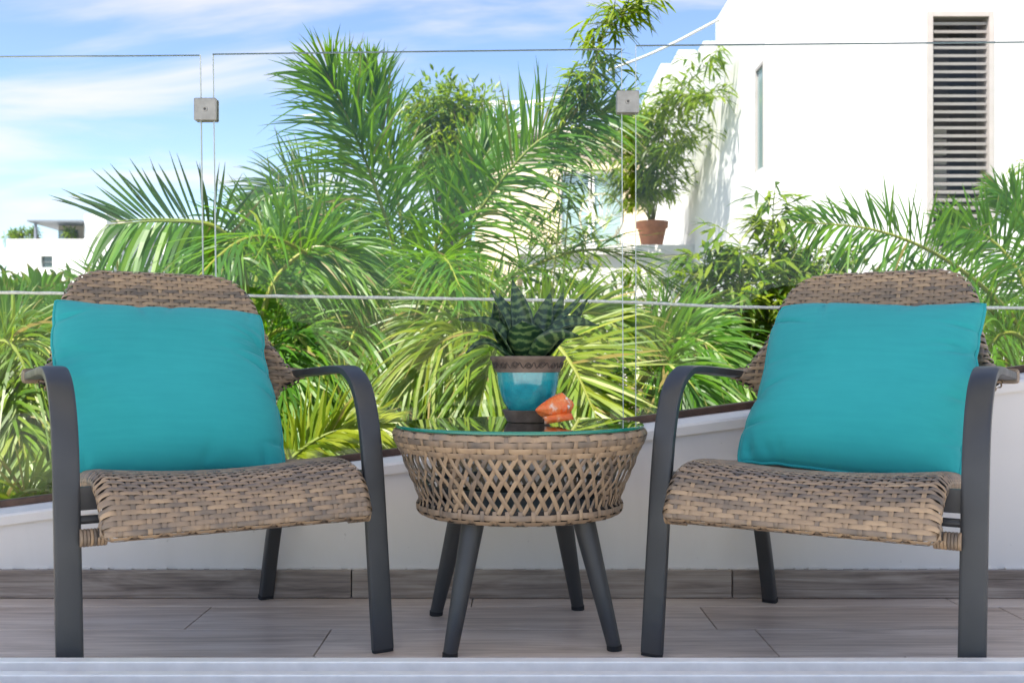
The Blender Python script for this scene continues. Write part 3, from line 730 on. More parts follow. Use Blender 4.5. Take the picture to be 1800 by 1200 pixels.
for k, a in enumerate([((-.005, .010), (-.012, .020, .225), (-.033, .030, .318), .050, (0, -1, .2)), ((-.020, 0), (-.045, 0, .215), (-.080, -.010, .298), .038, (.9, -.5, .4)),
    ((-.020, .015), (-.040, .030, .215), (-.062, .040, .288), .050, (.3, -1, .2)), ((-.030, .010), (-.058, .020, .205), (-.074, .020, .266), .052, (.4, -1, .3)),
    ((-.025, -.010), (-.070, -.030, .208), (-.146, -.030, .226), .046, (.2, -.5, 1)), ((-.030, -.035), (-.085, -.055, .172), (-.130, -.058, .152), .036, (0, -.3, 1)),
    ((0, -.020), (-.006, -.045, .180), (-.012, -.075, .222), .082, (0, .7, .7)), ((.015, .015), (.034, .030, .215), (.050, .040, .292), .048, (-.2, -1, .2)),
    ((.020, .020), (.056, .035, .215), (.078, .045, .290), .042, (-.4, -1, .2)), ((.020, 0), (.058, 0, .205), (.118, -.010, .282), .036, (-.8, -.5, .5)),
    ((.030, .020), (.085, .030, .200), (.132, .040, .276), .038, (-.6, -.8, .6)), ((.020, -.015), (.072, -.040, .206), (.148, -.050, .212), .056, (-.3, -.45, 1)),
    ((.015, -.030), (.050, -.068, .176), (.102, -.085, .190), .062, (-.3, .5, .8)),]): snake_leaf(*a, k + 1)

# seashell
shell = thing('seashell', 'orange and white conch shell beside the turquoise pot', 'seashell', P(982, 744, 2.17)); shell.location.z = GZ + 0.0005
g = Geo(); rings = []; NL = 64; NA = 56
for i in range(NL + 1):
    u = i / NL; x = lerp(-0.045, 0.038, u)
    r = interp([(0, .0022), (.06, .0060), (.15, .0105), (.28, .0160), (.42, .0212), (.55, .0250), (.66, .0272), (.72, .0268), (.77, .0225), (.80, .0218), (.84, .0170), (.87, .0164), (.91, .0108), (.94, .0100), (.97, .0050), (1, .001)], u)
    ring = []
    for k in range(NA):
        a = 2 * math.pi * k / NA; kn = 1 + (0.12 * max(0, math.cos(a * 5 + .6)) * math.exp(-((u - .70) / .06) ** 2)) + .03 * noise.noise((u * 9, math.cos(a) * 2, math.sin(a) * 2))
        flare = 0.0
        if u < .75: flare = 0.010 * math.exp(-((((a - math.pi * 1.40 + math.pi) % (2 * math.pi)) - math.pi) / .42) ** 2) * math.sin(min(1, u / .72) * math.pi) ** .7
        rr = r * kn * (1 + 0.028 * math.sin(u * 75 + a) + 0.02 * math.sin(a * 9 + u * 6)) + flare
        ring.append((x, -rr * math.cos(a) * 1.0, 0.0225 + rr * math.sin(a) * 0.92))
    rings.append(ring)
zmin = min(p[2] for r in rings for p in r)
g.loft([[(p[0], p[1], p[2] - zmin) for p in r] for r in rings], True, True); sb = g.build('shell_body', 'shell', shell, smooth=True)
g = Geo(); rows = []
for i in range(13):      # pale outer lip folding forward under the opening
    u = i / 12; x = lerp(-0.036, 0.024, u); w = 0.0085 * math.sin(math.pi * min(1, u * .9 + .08)) ** .6 + .0015
    rows.append([(x, -0.0205 - w * .9 + .004 * math.cos(u * 3), 0.0030), (x, -0.0190 - w * 1.0, 0.0095 + .3 * w), (x, -0.0195 - w * .5, 0.0125 + .4 * w), (x, -0.010, 0.012)])
g.loft(rows, False); o = g.build('shell_lip', 'shell', shell, smooth=True); md = o.modifiers.new('thick', 'SOLIDIFY'); md.thickness = .0016
g = Geo()
for a in (0.2, .9, 1.6, 2.3, 3.0):
    c = Vector((0.0165, -0.0235 * math.cos(a), 0.0235 + 0.0215 * math.sin(a))); dv = Vector((.25, -math.cos(a), math.sin(a))).normalized(); g.tube([c - dv * .003, c + dv * .004, c + dv * .009], [0.006, 0.004, 0.0006], 7)
g.build('knobs', 'shell_pale', shell, smooth=True)
shell.scale = (1.06, 1.06, 1.12); shell.rotation_euler = (0, R(-8), R(14)); shell.location.z += 0.0042

# ------------------------------------------------------------------ vegetation
def frond_geo(ctrl, n, lmax, droop, ref, width, seed, fwd=(68, 24), lift=22, tint=(.2, .8), start=.16, rach=0.016, split=1.0, prof=None, segs=5, sides=(-1, 1), jit=1.0):
    """one pinnate leaf: rachis through ctrl (base to tip), leaflets both sides"""
    n = int(n * 1.6); width *= .50
    rg = random.Random(seed); c = spline(ctrl, 40); g = Geo(); ref = Vector(ref)
    g.cur = 1; g.tube(c, [rach * (1 - .88 * i / 39) for i in range(40)], 6, True, tint=rg.uniform(.3, .9)); g.cur = 0
    down = Vector((0, 0, -1))
    for i in range(n):
        for sd in sides:
            s = start + (1 - start) * (i + .5 + rg.uniform(-.3, .3) + (.25 if sd > 0 else 0)) / (n + .3); s = min(s, .999)
            k = s * 39; k0 = min(int(k), 38); p = c[k0].lerp(c[k0 + 1], k - k0); T = (c[min(k0 + 2, 39)] - c[max(k0 - 1, 0)]).normalized()
            N = (ref - T * ref.dot(T)); N = N.normalized() if N.length > .05 else Vector((0, -1, .2)); S = T.cross(N).normalized()
            q = (s - start) / (1 - start); a = R(lerp(fwd[0], fwd[1], q ** 1.2) + rg.gauss(0, 9) * jit); v = R(lift + rg.gauss(0, 20) * jit)
            d = (T * math.cos(a) + (S * sd * math.cos(v) + N * math.sin(v)) * math.sin(a)).normalized()
            L = lmax * (interp(prof or [(0, .55), (.2, .95), (.5, 1.0), (.8, .72), (1, .38)], q)) * rg.uniform(.82, 1.1)
            w = width * rg.uniform(.8, 1.15); dr = droop * rg.uniform(.6, 1.4); tn = rg.uniform(*tint); dry = rg.random() < .4; dead = rg.random() < .025
            hor = math.sqrt(max(0, 1 - d.z * d.z)); curl = rg.uniform(-.12, .12); sidev = d.cross(N).normalized(); rows = []
            tw = rg.uniform(-.5, .5)
            for j in range(segs + 1):
                u = j / segs; pt = p + d * (L * u) + down * (L * dr * u * u * (.35 + .65 * hor)) + sidev * (curl * L * u * u)
                tg = (d + down * (2 * dr * u * (.35 + .65 * hor))).normalized(); wv = tg.cross(N)
                if wv.length < .05: wv = sidev
                wv = wv.normalized(); nv = wv.cross(tg); wv = (wv * math.cos(tw) + nv * math.sin(tw))
                ww = w * interp([(0, .45), (.15, .9), (.4, 1), (.75, .6), (1, .04)], u) / 2
                tip = 1.0 if dead else (u if dry else u * .75)
                rows.append((g.vert(pt - wv * ww, tn, tip), g.vert(pt + wv * ww, tn, tip)))
            for a_, b_ in zip(rows, rows[1:]): g.face((a_[0], a_[1], b_[1], b_[0]))
    return g
def palm(name, label, crown, base_xy, explicit, n_random, mat, seed, flen=1.6, lmax=.42, width=.026, n=46, cat='palm tree', az=(0, 360), el=(5, 75), tr=0.09, group='palms growing below the balcony', ground=-5.0):
    rg = random.Random(seed); crown = Vector(crown)
    t = thing(name, label, cat, (base_xy[0], base_xy[1], ground), 0, group)
    off = -Vector((base_xy[0], base_xy[1], ground))
    c = spline([Vector((base_xy[0], base_xy[1], ground)) + off, Vector(((base_xy[0] * .6 + crown.x * .4), (base_xy[1] * .6 + crown.y * .4), lerp(ground, crown.z, .5))) + off, crown + off], 60)
    g = Geo(); g.tube(c, [tr * (1.15 - .35 * i / 59) * (1.10 if i % 3 == 0 else 1.0) for i in range(60)], 14); g.build('trunk', 'trunk', t, smooth=True)
    k = 0
    for e in explicit:
        kw = dict(n=n, lmax=lmax, droop=.35, ref=(0, -1, .25), width=width, seed=seed * 100 + k); m = mat
        ctrl = [P(*q) + off for q in e[0]]
        for key, v in (e[1] if len(e) > 1 else {}).items():
            if key == 'mat': m = v
            else: kw[key] = v
        gg = frond_geo(ctrl, **kw); gg.build('frond', [m, 'rachis'], t, attrs=True); k += 1
    for i in range(n_random):
        a = R(lerp(az[0], az[1], (i + rg.uniform(.1, .9)) / n_random)); e = R(rg.uniform(*el)); L = flen * rg.uniform(.75, 1.15)
        h = Vector((math.cos(a), math.sin(a), 0)); ctrl = []
        for u in (0, .33, .66, 1):
            ee = e - R(75) * u * u * rg.uniform(.8, 1.25); ctrl.append((h * math.cos(ee) + Vector((0, 0, math.sin(ee)))) * L * (.33 if u else 0))
        pts = [crown + off]
        for q in ctrl[1:]: pts.append(pts[-1] + q)
        gg = frond_geo(pts, n, lmax * rg.uniform(.8, 1.1), rg.uniform(.25, .6), Vector((0, 0, 1)) - h * .9, width, seed * 100 + 50 + i)
        gg.build('frond', [mat, 'rachis'], t, attrs=True)
    return t
FC = (0, -1, .25)
D = 5.0
palm('palm_tree', 'tall feathery palm in the middle with one big upright frond', P(718, 640, 5.0), (P(735, 700, 5.2).x, 5.2), [
    ([(716, 640, 5.0), (700, 470, 5.0), (660, 330, 4.95), (615, 215, 4.9), (575, 135, 4.8)], dict(n=96, lmax=.52, droop=.34, jit=1.4, fwd=(62, 22), prof=[(0, .6), (.2, .95), (.6, 1), (1, .62)], width=.024, lift=14)),
    ([(720, 640, 5.1), (712, 450, 5.2), (690, 300, 5.3), (662, 190, 5.3), (650, 120, 5.2)], dict(n=74, lmax=.48, droop=.34, jit=1.3, fwd=(50, 14), width=.024)),
    ([(735, 640, 5.0), (800, 450, 4.9), (875, 325, 4.8), (965, 235, 4.75), (1080, 195, 4.7)], dict(n=70, lmax=.46, droop=.26, fwd=(70, 30), width=.026, prof=[(0, .7), (.2, 1), (.6, .95), (1, .5)])),
    ([(700, 640, 4.9), (620, 500, 4.7), (520, 430, 4.6), (430, 415, 4.5), (365, 450, 4.4)], dict(n=60, lmax=.44, droop=.4, fwd=(80, 40))),
    ([(730, 640, 4.9), (790, 545, 4.7), (860, 560, 4.5), (900, 680, 4.4)], dict(n=52, lmax=.42, droop=.5)),
    ([(705, 640, 4.9), (620, 560, 4.6), (540, 590, 4.4), (500, 700, 4.3)], dict(n=56, lmax=.44, droop=.6)),
    ([(712, 640, 4.9), (660, 560, 4.5), (620, 590, 4.2), (600, 700, 4.0)], dict(n=52, lmax=.40, droop=.6)),
    ([(722, 640, 4.9), (750, 480, 4.9), (800, 360, 4.9), (850, 280, 5.0), (885, 215, 5.1)], dict(n=54, lmax=.40, droop=.22, fwd=(50, 18))),
    ([(715, 640, 5.2), (640, 450, 5.4), (560, 360, 5.5), (500, 330, 5.6), (450, 350, 5.6)], dict(n=54, lmax=.46, droop=.3, mat='palm_deep')),
], 12, 'palm_leaf', 1, flen=1.7, el=(0, 60))
palm('palm_tree', 'palm at left with a dark comb-like frond bent over toward the sky', P(440, 620, 4.3), (P(470, 700, 4.4).x, 4.4), [
    ([(438, 620, 4.3), (425, 480, 4.2), (385, 402, 4.1), (290, 386, 4.0), (195, 390, 3.95)], dict(n=18, lmax=.30, droop=.05, fwd=(74, 34), width=.030, mat='palm_deep', ref=(0, -1, .1), lift=6, sides=(1,), jit=.35, start=.42, prof=[(0, .75), (.4, 1), (1, .8)])),
    ([(440, 620, 4.25), (428, 480, 4.15), (386, 404, 4.05), (290, 389, 3.95), (185, 396, 3.9)], dict(n=34, lmax=.34, droop=.9, fwd=(75, 45), width=.036, sides=(-1,), jit=.6, start=.35)),
    ([(445, 620, 4.3), (480, 500, 4.3), (540, 440, 4.3), (600, 440, 4.3), (660, 490, 4.3)], dict(n=52, lmax=.38, droop=.5)),
    ([(440, 620, 4.3), (450, 500, 4.4), (470, 420, 4.5), (500, 370, 4.6)], dict(n=48, lmax=.26, droop=.3, fwd=(45, 16))),
    ([(440, 620, 4.3), (500, 580, 4.1), (560, 640, 3.9), (590, 750, 3.8)], dict(n=50, lmax=.34, droop=.7)),
    ([(440, 620, 4.2), (470, 600, 4.0), (500, 680, 3.8), (510, 780, 3.7)], dict(n=46, lmax=.34, droop=.7)),
], 9, 'palm_leaf', 2, flen=1.2, el=(-40, 15), lmax=.34)
palm('palm_tree', 'bright yellow-green palm right behind the potted plant', P(925, 640, 3.95), (P(930, 700, 4.0).x, 4.0), [
    ([(925, 640, 3.95), (965, 600, 3.85), (1010, 650, 3.75), (1060, 760, 3.65)], dict(n=50, lmax=.40, droop=.12, fwd=(75, 30), lift=6, tint=(.4, 1))),
    ([(925, 640, 3.95), (850, 585, 3.85), (775, 600, 3.75), (715, 680, 3.7)], dict(n=50, lmax=.32, droop=.7, tint=(.3, .9))),
    ([(925, 640, 3.95), (960, 575, 3.95), (1040, 550, 3.95), (1130, 580, 3.95)], dict(n=50, lmax=.30, droop=.35, fwd=(50, 16))),
    ([(925, 640, 3.95), (890, 600, 3.8), (860, 640, 3.7), (840, 740, 3.6)], dict(n=44, lmax=.34, droop=.6)),
    ([(925, 640, 3.95), (860, 555, 4.1), (790, 545, 4.2), (720, 580, 4.2)], dict(n=46, lmax=.36, droop=.4)),
], 8, 'palm_yellow', 3, flen=1.0, el=(-40, 10), lmax=.32, tr=.06)
palm('palm_tree', 'olive palm between the glass gap and the right chair', P(1120, 680, 4.3), (P(1130, 700, 4.4).x, 4.4), [
    ([(1120, 680, 4.3), (1160, 610, 4.2), (1235, 600, 4.1), (1310, 670, 4.0)], dict(n=50, lmax=.36, droop=.5)),
    ([(1120, 680, 4.3), (1130, 610, 4.4), (1190, 575, 4.4), (1270, 580, 4.4)], dict(n=46, lmax=.34, droop=.3, fwd=(50, 16))),
    ([(1120, 680, 4.2), (1160, 640, 4.0), (1210, 670, 3.9), (1250, 740, 3.85)], dict(n=44, lmax=.32, droop=.5)),
], 9, 'palm_leaf', 4, flen=1.0, el=(-45, 5), lmax=.32, tr=.06)
palm('palm_tree', 'palm at right whose long frond arches left over the right chair', P(1850, 660, 4.7), (P(1880, 700, 4.8).x, 4.8), [
    ([(1850, 660, 4.7), (1770, 545, 4.6), (1660, 455, 4.5), (1540, 405, 4.45), (1405, 390, 4.4)], dict(n=70, lmax=.36, droop=.42, fwd=(85, 40), width=.024)),
    ([(1850, 660, 4.8), (1800, 500, 4.8), (1740, 420, 4.8), (1660, 390, 4.8)], dict(n=54, lmax=.36, droop=.3, fwd=(70, 30))),
    ([(1850, 660, 4.6), (1790, 590, 4.4), (1745, 600, 4.3), (1720, 680, 4.2)], dict(n=48, lmax=.34, droop=.5)),
    ([(1850, 660, 4.8), (1830, 480, 4.9), (1800, 380, 5.0), (1750, 330, 5.0)], dict(n=48, lmax=.34, droop=.3, fwd=(50, 20))),
], 8, 'palm_leaf', 5, flen=1.3, el=(0, 55), lmax=.36)
palm('palm_tree', 'yellowing palm at the far left edge below the white house', P(-40, 640, 4.0), (P(-60, 700, 4.1).x, 4.1), [
    ([(-40, 640, 4.0), (20, 600, 3.95), (80, 610, 3.9), (120, 700, 3.85)], dict(n=48, lmax=.34, droop=.6)),
    ([(-40, 640, 4.0), (10, 600, 3.8), (50, 660, 3.7), (70, 780, 3.65)], dict(n=48, lmax=.34, droop=.6)),
    ([(-40, 640, 4.0), (-10, 600, 4.1), (50, 575, 4.2), (110, 600, 4.2)], dict(n=48, lmax=.34, droop=.4, mat='palm_leaf')),
    ([(-40, 700, 3.9), (0, 700, 3.7), (40, 780, 3.6), (60, 860, 3.55)], dict(n=44, lmax=.32, droop=.5)),
], 9, 'palm_yellow', 6, flen=1.0, el=(-45, 0), lmax=.34, tr=.07)
palm('palm_tree', 'young palm with yellow fronds low behind the left chair arm', P(470, 860, 3.5), (P(470, 900, 3.5).x, 3.5), [
    ([(470, 860, 3.5), (520, 800, 3.48), (590, 757, 3.46), (680, 745, 3.45)], dict(n=44, lmax=.26, droop=.25, fwd=(60, 28), mat='palm_yellow', tint=(.7, 1.1), width=.026)),
    ([(470, 860, 3.5), (420, 800, 3.5), (340, 790, 3.5), (260, 830, 3.5)], dict(n=40, lmax=.26, droop=.4)),
    ([(470, 860, 3.6), (540, 790, 3.7), (620, 700, 3.8), (700, 690, 3.85)], dict(n=44, lmax=.28, droop=.4)),
], 8, 'palm_yellow', 7, flen=.8, el=(-10, 45), lmax=.28, tr=.045)
palm('palm_tree', 'small yellow-green palm at the lower left corner behind the wall', P(20, 930, 3.4), (P(20, 950, 3.4).x, 3.4), [
    ([(20, 930, 3.4), (40, 870, 3.4), (80, 862, 3.4), (130, 880, 3.4)], dict(n=36, lmax=.24, droop=.4, tint=(.6, 1))),
    ([(20, 930, 3.4), (0, 880, 3.4), (-50, 870, 3.4), (-100, 880, 3.4)], dict(n=36, lmax=.24, droop=.4)),
], 7, 'palm_yellow', 8, flen=.7, el=(0, 50), lmax=.24, tr=.04)
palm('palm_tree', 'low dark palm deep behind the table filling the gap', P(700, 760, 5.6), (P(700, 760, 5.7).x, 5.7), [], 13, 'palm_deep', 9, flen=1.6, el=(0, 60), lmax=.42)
palm('palm_tree', 'dark palm behind the left pillow below the comb-like frond', P(250, 640, 5.4), (P(250, 700, 5.5).x, 5.5), [
    ([(250, 640, 5.4), (230, 560, 5.4), (190, 525, 5.4), (130, 530, 5.4)], dict(n=46, lmax=.42, droop=.4)),
    ([(250, 640, 5.4), (280, 560, 5.4), (330, 520, 5.4), (390, 530, 5.4)], dict(n=46, lmax=.42, droop=.5)),
], 11, 'palm_leaf', 10, flen=1.2, el=(-30, 15), lmax=.36)
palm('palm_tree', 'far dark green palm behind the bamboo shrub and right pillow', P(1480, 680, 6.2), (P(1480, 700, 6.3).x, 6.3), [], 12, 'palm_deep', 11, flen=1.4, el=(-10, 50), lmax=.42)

# fan palm at left
def fan_palm():
    c = P(70, 560, 4.7); t = thing('fan_palm', 'fan palm with pleated round leaves at the left edge', 'palm tree', (c.x, 4.75, -5.0))
    off = -Vector((c.x, 4.75, -5.0)); rg = random.Random(5)
    g = Geo(); g.tube([Vector((0, 0, 0)), Vector((.02, .02, 2.7)), c + off + Vector((0, 0, -.15))], [.09, .075, .06], 12); g.build('trunk', 'trunk', t, smooth=True)
    for (px, py, r, tilt, rol) in ((72, 545, .27, 12, 6), (15, 545, .25, -10, 30), (135, 570, .25, 5, -30), (-30, 590, .28, 0, 45), (60, 620, .28, -30, 0), (110, 560, .24, 15, -14)):
        g = Geo(); o = P(px, py, 4.6 + rg.uniform(-.1, .1)) + off
        g.cur = 1; g.tube([c + off, (c + off).lerp(o, .5) + Vector((0, -.03, .02)), o], [.012, .009, .006], 6); g.cur = 0
        ns = 26
        for k in range(ns):
            a = R(90 + rol + lerp(-118, 118, k / (ns - 1))); L = r * (1 - .25 * abs(k / (ns - 1) - .5) * 2) * rg.uniform(.9, 1.05); tn = rg.uniform(.2, .8); rows = []
            dv = Vector((math.cos(a), math.sin(R(tilt)) * math.sin(a) * .6 - .15, math.sin(a))).normalized(); sv = Vector((-math.sin(a), 0, math.cos(a)))
            for j in range(6):
                u = j / 5; p = o + dv * L * u + Vector((0, -.02, -.10 * L * 2)) * u ** 3; w = L * .078 * interp([(0, .1), (.5, 1), (.65, .95), (1, .05)], u)
                fold = Vector((0, -.012, 0)) * interp([(0, 0), (.5, 1), (1, 0)], u)
                rows.append((g.vert(p - sv * w, tn, u), g.vert(p + fold, tn, u), g.vert(p + sv * w, tn, u)))
            for a_, b_ in zip(rows, rows[1:]):
                g.face((a_[0], a_[1], b_[1], b_[0])); g.face((a_[1], a_[2], b_[2], b_[1]))
        g.build('fan_leaf', ['palm_leaf', 'rachis'], t, attrs=True)
fan_palm()

def leaf(g, p, d, L, w, nrm, tint, droop=.3, tip=0.0):
    d = d.normalized(); s = d.cross(nrm); s = s.normalized() if s.length > .05 else Vector((1, 0, 0)); dn = Vector((0, 0, -1)); rows = []
    for u, k in ((0, .12), (.3, 1), (.65, .8), (1, .03)):
        q = p + d * L * u + dn * (droop * L * u * u); rows.append((g.vert(q - s * w * k / 2, tint, tip * u), g.vert(q + s * w * k / 2, tint, tip * u)))
    for a, b in zip(rows, rows[1:]): g.face((a[0], a[1], b[1], b[0]))
def bamboo(name, label, canes, seed, L=.16, w=.022, branch=.45, nb=26, per=9, mat='bamboo_leaf', cat='bamboo', start=.3, base=None, group=None, crad=.012):
    """canes: list of lists of (px,py,d)"""
    rg = random.Random(seed); b0 = Vector(base) if base is not None else P(*canes[0][0]); t = thing(name, label, cat, b0, 0, group)
    for cn in canes:
        path = spline([P(*q) - b0 for q in cn], 50); g = Geo(); g.tube(path, [crad * (1 - .8 * i / 49) for i in range(50)], 6); g.build('cane', 'cane', t, smooth=True)
        g = Geo(); g.cur = 0
        for k in range(nb):
            s = lerp(start, 1, (k + rg.random()) / nb); p = path[min(49, int(s * 49))]; a = rg.uniform(0, 2 * math.pi); e = R(rg.uniform(0, 55))
            d = Vector((math.cos(a) * math.cos(e), math.sin(a) * math.cos(e), math.sin(e))); BL = branch * rg.uniform(.4, 1.1) * (1.1 - .5 * s)
            bp = [p + d * BL * u + Vector((0, 0, -1)) * (.25 * BL * u * u) for u in (0, .35, .7, 1)]
            g.cur = 1; g.tube(bp, [.004, .003, .002, .001], 4, tint=.4); g.cur = 0
            for j in range(per):
                u = rg.uniform(.2, 1); q = bp[0].lerp(bp[-1], u) + Vector((rg.uniform(-1, 1), rg.uniform(-1, 1), rg.uniform(-1, 1))) * .03
                aa = a + rg.uniform(-1.1, 1.1); ee = R(rg.uniform(-45, 35)); dd = Vector((math.cos(aa) * math.cos(ee), math.sin(aa) * math.cos(ee), math.sin(ee)))
                nr = Vector((rg.uniform(-.6, .6), rg.uniform(-.8, .3), 1)).normalized()
                leaf(g, q, dd, L * rg.uniform(.6, 1.15), w * rg.uniform(.7, 1.2), nr, rg.uniform(0, 1), rg.uniform(.1, .5), rg.choice((0, 0, 0, 1)))
        g.build('foliage', [mat, 'cane'], t, attrs=True)
    return t
# tall bamboo plume reaching the top edge
x0 = P(1000, 700, 7.6)
bamboo('bamboo', 'tall bamboo whose leafy tip bends over at the top of the picture', [
    [(985, 1500, 4.95), (985, 700, 4.95), (1000, 350, 4.9), (1035, 150, 4.7), (1075, 40, 4.65), (1130, 5, 4.6)],
    [(960, 1500, 5.0), (965, 700, 5.0), (980, 420, 4.95), (1005, 250, 4.8), (1045, 120, 4.65)]], 21, L=.105, w=.018, branch=.27, nb=58, per=8, start=.48, crad=.007, group='bamboos around the neighbouring terrace')
# terracotta pot bamboo on the neighbour's terrace is further down (needs the terrace)
bamboo('bamboo_shrub', 'bushy light green bamboo behind the right chair before the white house', [
    [(1330, 1500, 5.6), (1330, 800, 5.6), (1350, 520, 5.6), (1360, 350, 5.6)], [(1300, 1500, 5.6), (1290, 780, 5.6), (1270, 560, 5.6), (1230, 440, 5.5)],
    [(1360, 1500, 5.6), (1390, 800, 5.6), (1420, 560, 5.6), (1440, 430, 5.5)], [(1340, 1500, 5.5), (1310, 800, 5.5), (1310, 560, 5.4), (1300, 420, 5.4)],
    [(1350, 1500, 5.5), (1370, 800, 5.5), (1390, 600, 5.4), (1400, 470, 5.4)], [(1280, 1500, 5.5), (1250, 800, 5.5), (1230, 650, 5.4), (1220, 520, 5.4)]],
    22, L=.14, w=.026, branch=.40, nb=54, per=11, start=.52, group='bamboos around the neighbouring terrace')
bamboo('bamboo_shrub', 'thin bamboo shrub in front of the terrace ledge under the wire chair', [
    [(1060, 1500, 8.5), (1060, 800, 8.5), (1050, 560, 8.5), (1020, 380, 8.5)], [(1090, 1500, 8.5), (1100, 800, 8.5), (1110, 560, 8.5), (1130, 460, 8.5)],
    [(1010, 1500, 8.2), (1000, 800, 8.2), (985, 560, 8.2), (960, 360, 8.2)]], 23, L=.17, w=.026, branch=.5, nb=36, per=9, start=.5, group='bamboos around the neighbouring terrace')
bamboo('bamboo_shrub', 'leafy bamboo sprig at the right edge beside the louvred window', [
    [(1880, 1500, 6.5), (1870, 700, 6.5), (1840, 420, 6.5), (1815, 290, 6.5)], [(1900, 1500, 6.5), (1890, 700, 6.5), (1870, 420, 6.5), (1840, 230, 6.5)]], 24, L=.15, w=.024, branch=.38, nb=30, per=10, start=.5, group='bamboos around the neighbouring terrace')

def tree(name, label, base, crown, rad, seed, nl=2600, L=.10, w=.03, mat='shrub_leaf', cat='tree', clumps=26, group='leafy trees beyond the palms', tint=(0, 1)):
    rg = random.Random(seed); base = Vector(base); c = Vector(crown) - base; t = thing(name, label, cat, base, 0, group)
    g = Geo(); g.tube(spline([Vector((0, 0, 0)), c * .5 + Vector((.1, 0, 0)), c], 20), [.10 * (1 - .8 * i / 19) for i in range(20)], 8)
    cl = []
    for k in range(clumps):
        while True:
            v = Vector((rg.uniform(-1, 1), rg.uniform(-1, 1), rg.uniform(-1, 1)))
            if .25 < v.length < 1: break
        q = c + Vector((v.x * rad[0], v.y * rad[1], v.z * rad[2])); cl.append((q, rg.uniform(.22, .42) * min(rad[0], rad[2]), rg.uniform(*tint)))
        g.tube(spline([c * rg.uniform(.6, .95), (c * .9 + q) / 2 + Vector((0, 0, .05)), q], 6), [.025, .02, .015, .011, .007, .003], 5)
    g.build('trunk', 'trunk', t, smooth=True); g = Geo()
    for k in range(nl):
        q, r, tn = cl[rg.randrange(clumps)]
        v = Vector((rg.gauss(0, .55), rg.gauss(0, .55), rg.gauss(0, .5)))
        if v.length > 1.05: v *= 1.05 / v.length
        v = v * r; d = (v + Vector((rg.uniform(-1, 1), rg.uniform(-1, 1), rg.uniform(-.8, .6))) * r * .6)
        leaf(g, q + v, d, L * rg.uniform(.6, 1.2), w * rg.uniform(.7, 1.2), Vector((rg.uniform(-.7, .7), rg.uniform(-.9, .4), 1)).normalized(), min(1, max(0, tn + rg.uniform(-.3, .3))), rg.uniform(0, .4))
    g.build('crown', mat, t, attrs=True); return t
def gp(px, d): return ((px - 900) / F * d, d, -5.0)
tree('broadleaf_tree', 'light yellow-green tree between the two big central fronds', gp(795, 9), P(795, 250, 9), (.50, .6, .48), 31, 6000, .10, .024, 'bamboo_leaf', tint=(.3, 1))
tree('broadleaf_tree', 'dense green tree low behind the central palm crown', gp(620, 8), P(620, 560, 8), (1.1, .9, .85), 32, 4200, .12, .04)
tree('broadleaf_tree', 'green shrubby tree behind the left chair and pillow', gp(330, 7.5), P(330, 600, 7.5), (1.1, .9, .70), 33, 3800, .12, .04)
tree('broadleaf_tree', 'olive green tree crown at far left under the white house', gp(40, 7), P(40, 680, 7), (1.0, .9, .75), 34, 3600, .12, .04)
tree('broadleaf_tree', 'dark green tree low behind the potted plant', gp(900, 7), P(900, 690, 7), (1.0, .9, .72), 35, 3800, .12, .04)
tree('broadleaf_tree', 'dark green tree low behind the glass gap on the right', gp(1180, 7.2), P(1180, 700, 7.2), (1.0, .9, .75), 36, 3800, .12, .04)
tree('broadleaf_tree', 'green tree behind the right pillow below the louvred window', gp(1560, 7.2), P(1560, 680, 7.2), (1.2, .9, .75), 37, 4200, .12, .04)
tree('broadleaf_tree', 'airy green tree top left of the central frond above the low palms', gp(530, 8.6), P(530, 400, 8.6), (.45, .6, .35), 38, 1500, .12, .03, 'bamboo_leaf', tint=(.1, .8))
# undergrowth below the balcony
g = Geo(); rg = random.Random(77)
for k in range(9000):
    y = rg.uniform(3.1, 8.5); x = rg.uniform(-.75, .75) * y; z = -5 + rg.random() ** 1.3 * interp([(3.1, 4.0), (4.5, 4.6), (8.5, 4.6)], y)
    a = rg.uniform(0, 6.28); leaf(g, Vector((x, y, z)), Vector((math.cos(a), math.sin(a), rg.uniform(-.3, .8))), rg.uniform(.18, .42), rg.uniform(.04, .10), Vector((rg.uniform(-.6, .6), rg.uniform(-.8, .3), 1)).normalized(), rg.uniform(0, 1), rg.uniform(0, .5))
tag(g.build('undergrowth', 'shrub_leaf', attrs=True), 'dense leafy undergrowth filling the garden below the balcony', 'undergrowth', kind='stuff')

# ------------------------------------------------------------------ neighbouring white house on the right
HX = 2.29; HD = 9.0
def hz(py, d): return EYE - (py - HORIZON) / F * d
def hx(px, d=HD): return (px - 900) / F * d
house = thing('white_house', 'white stucco house at right with a tall louvred opening', 'house', (HX, HD, -5))
off = Vector((HX, HD, -5))
lx0, lx1 = hx(1629), hx(1745); lz0, lz1 = hz(440, HD), hz(22, HD); TOPZ = 5.2; XR = 8.0
g = Geo()
def hb(x0, x1, y0, y1, z0, z1, gg=None): (gg or g).box((x0 - HX, y0 - HD, z0 + 5), (x1 - HX, y1 - HD, z1 + 5))
hb(HX + .25, lx0, HD, HD + .25, -5, TOPZ); hb(lx1, XR, HD, HD + .25, -5, TOPZ); hb(lx0, lx1, HD, HD + .25, -5, lz0); hb(lx0, lx1, HD, HD + .25, lz1, TOPZ)
g.build('front_wall', 'stucco_white', house)
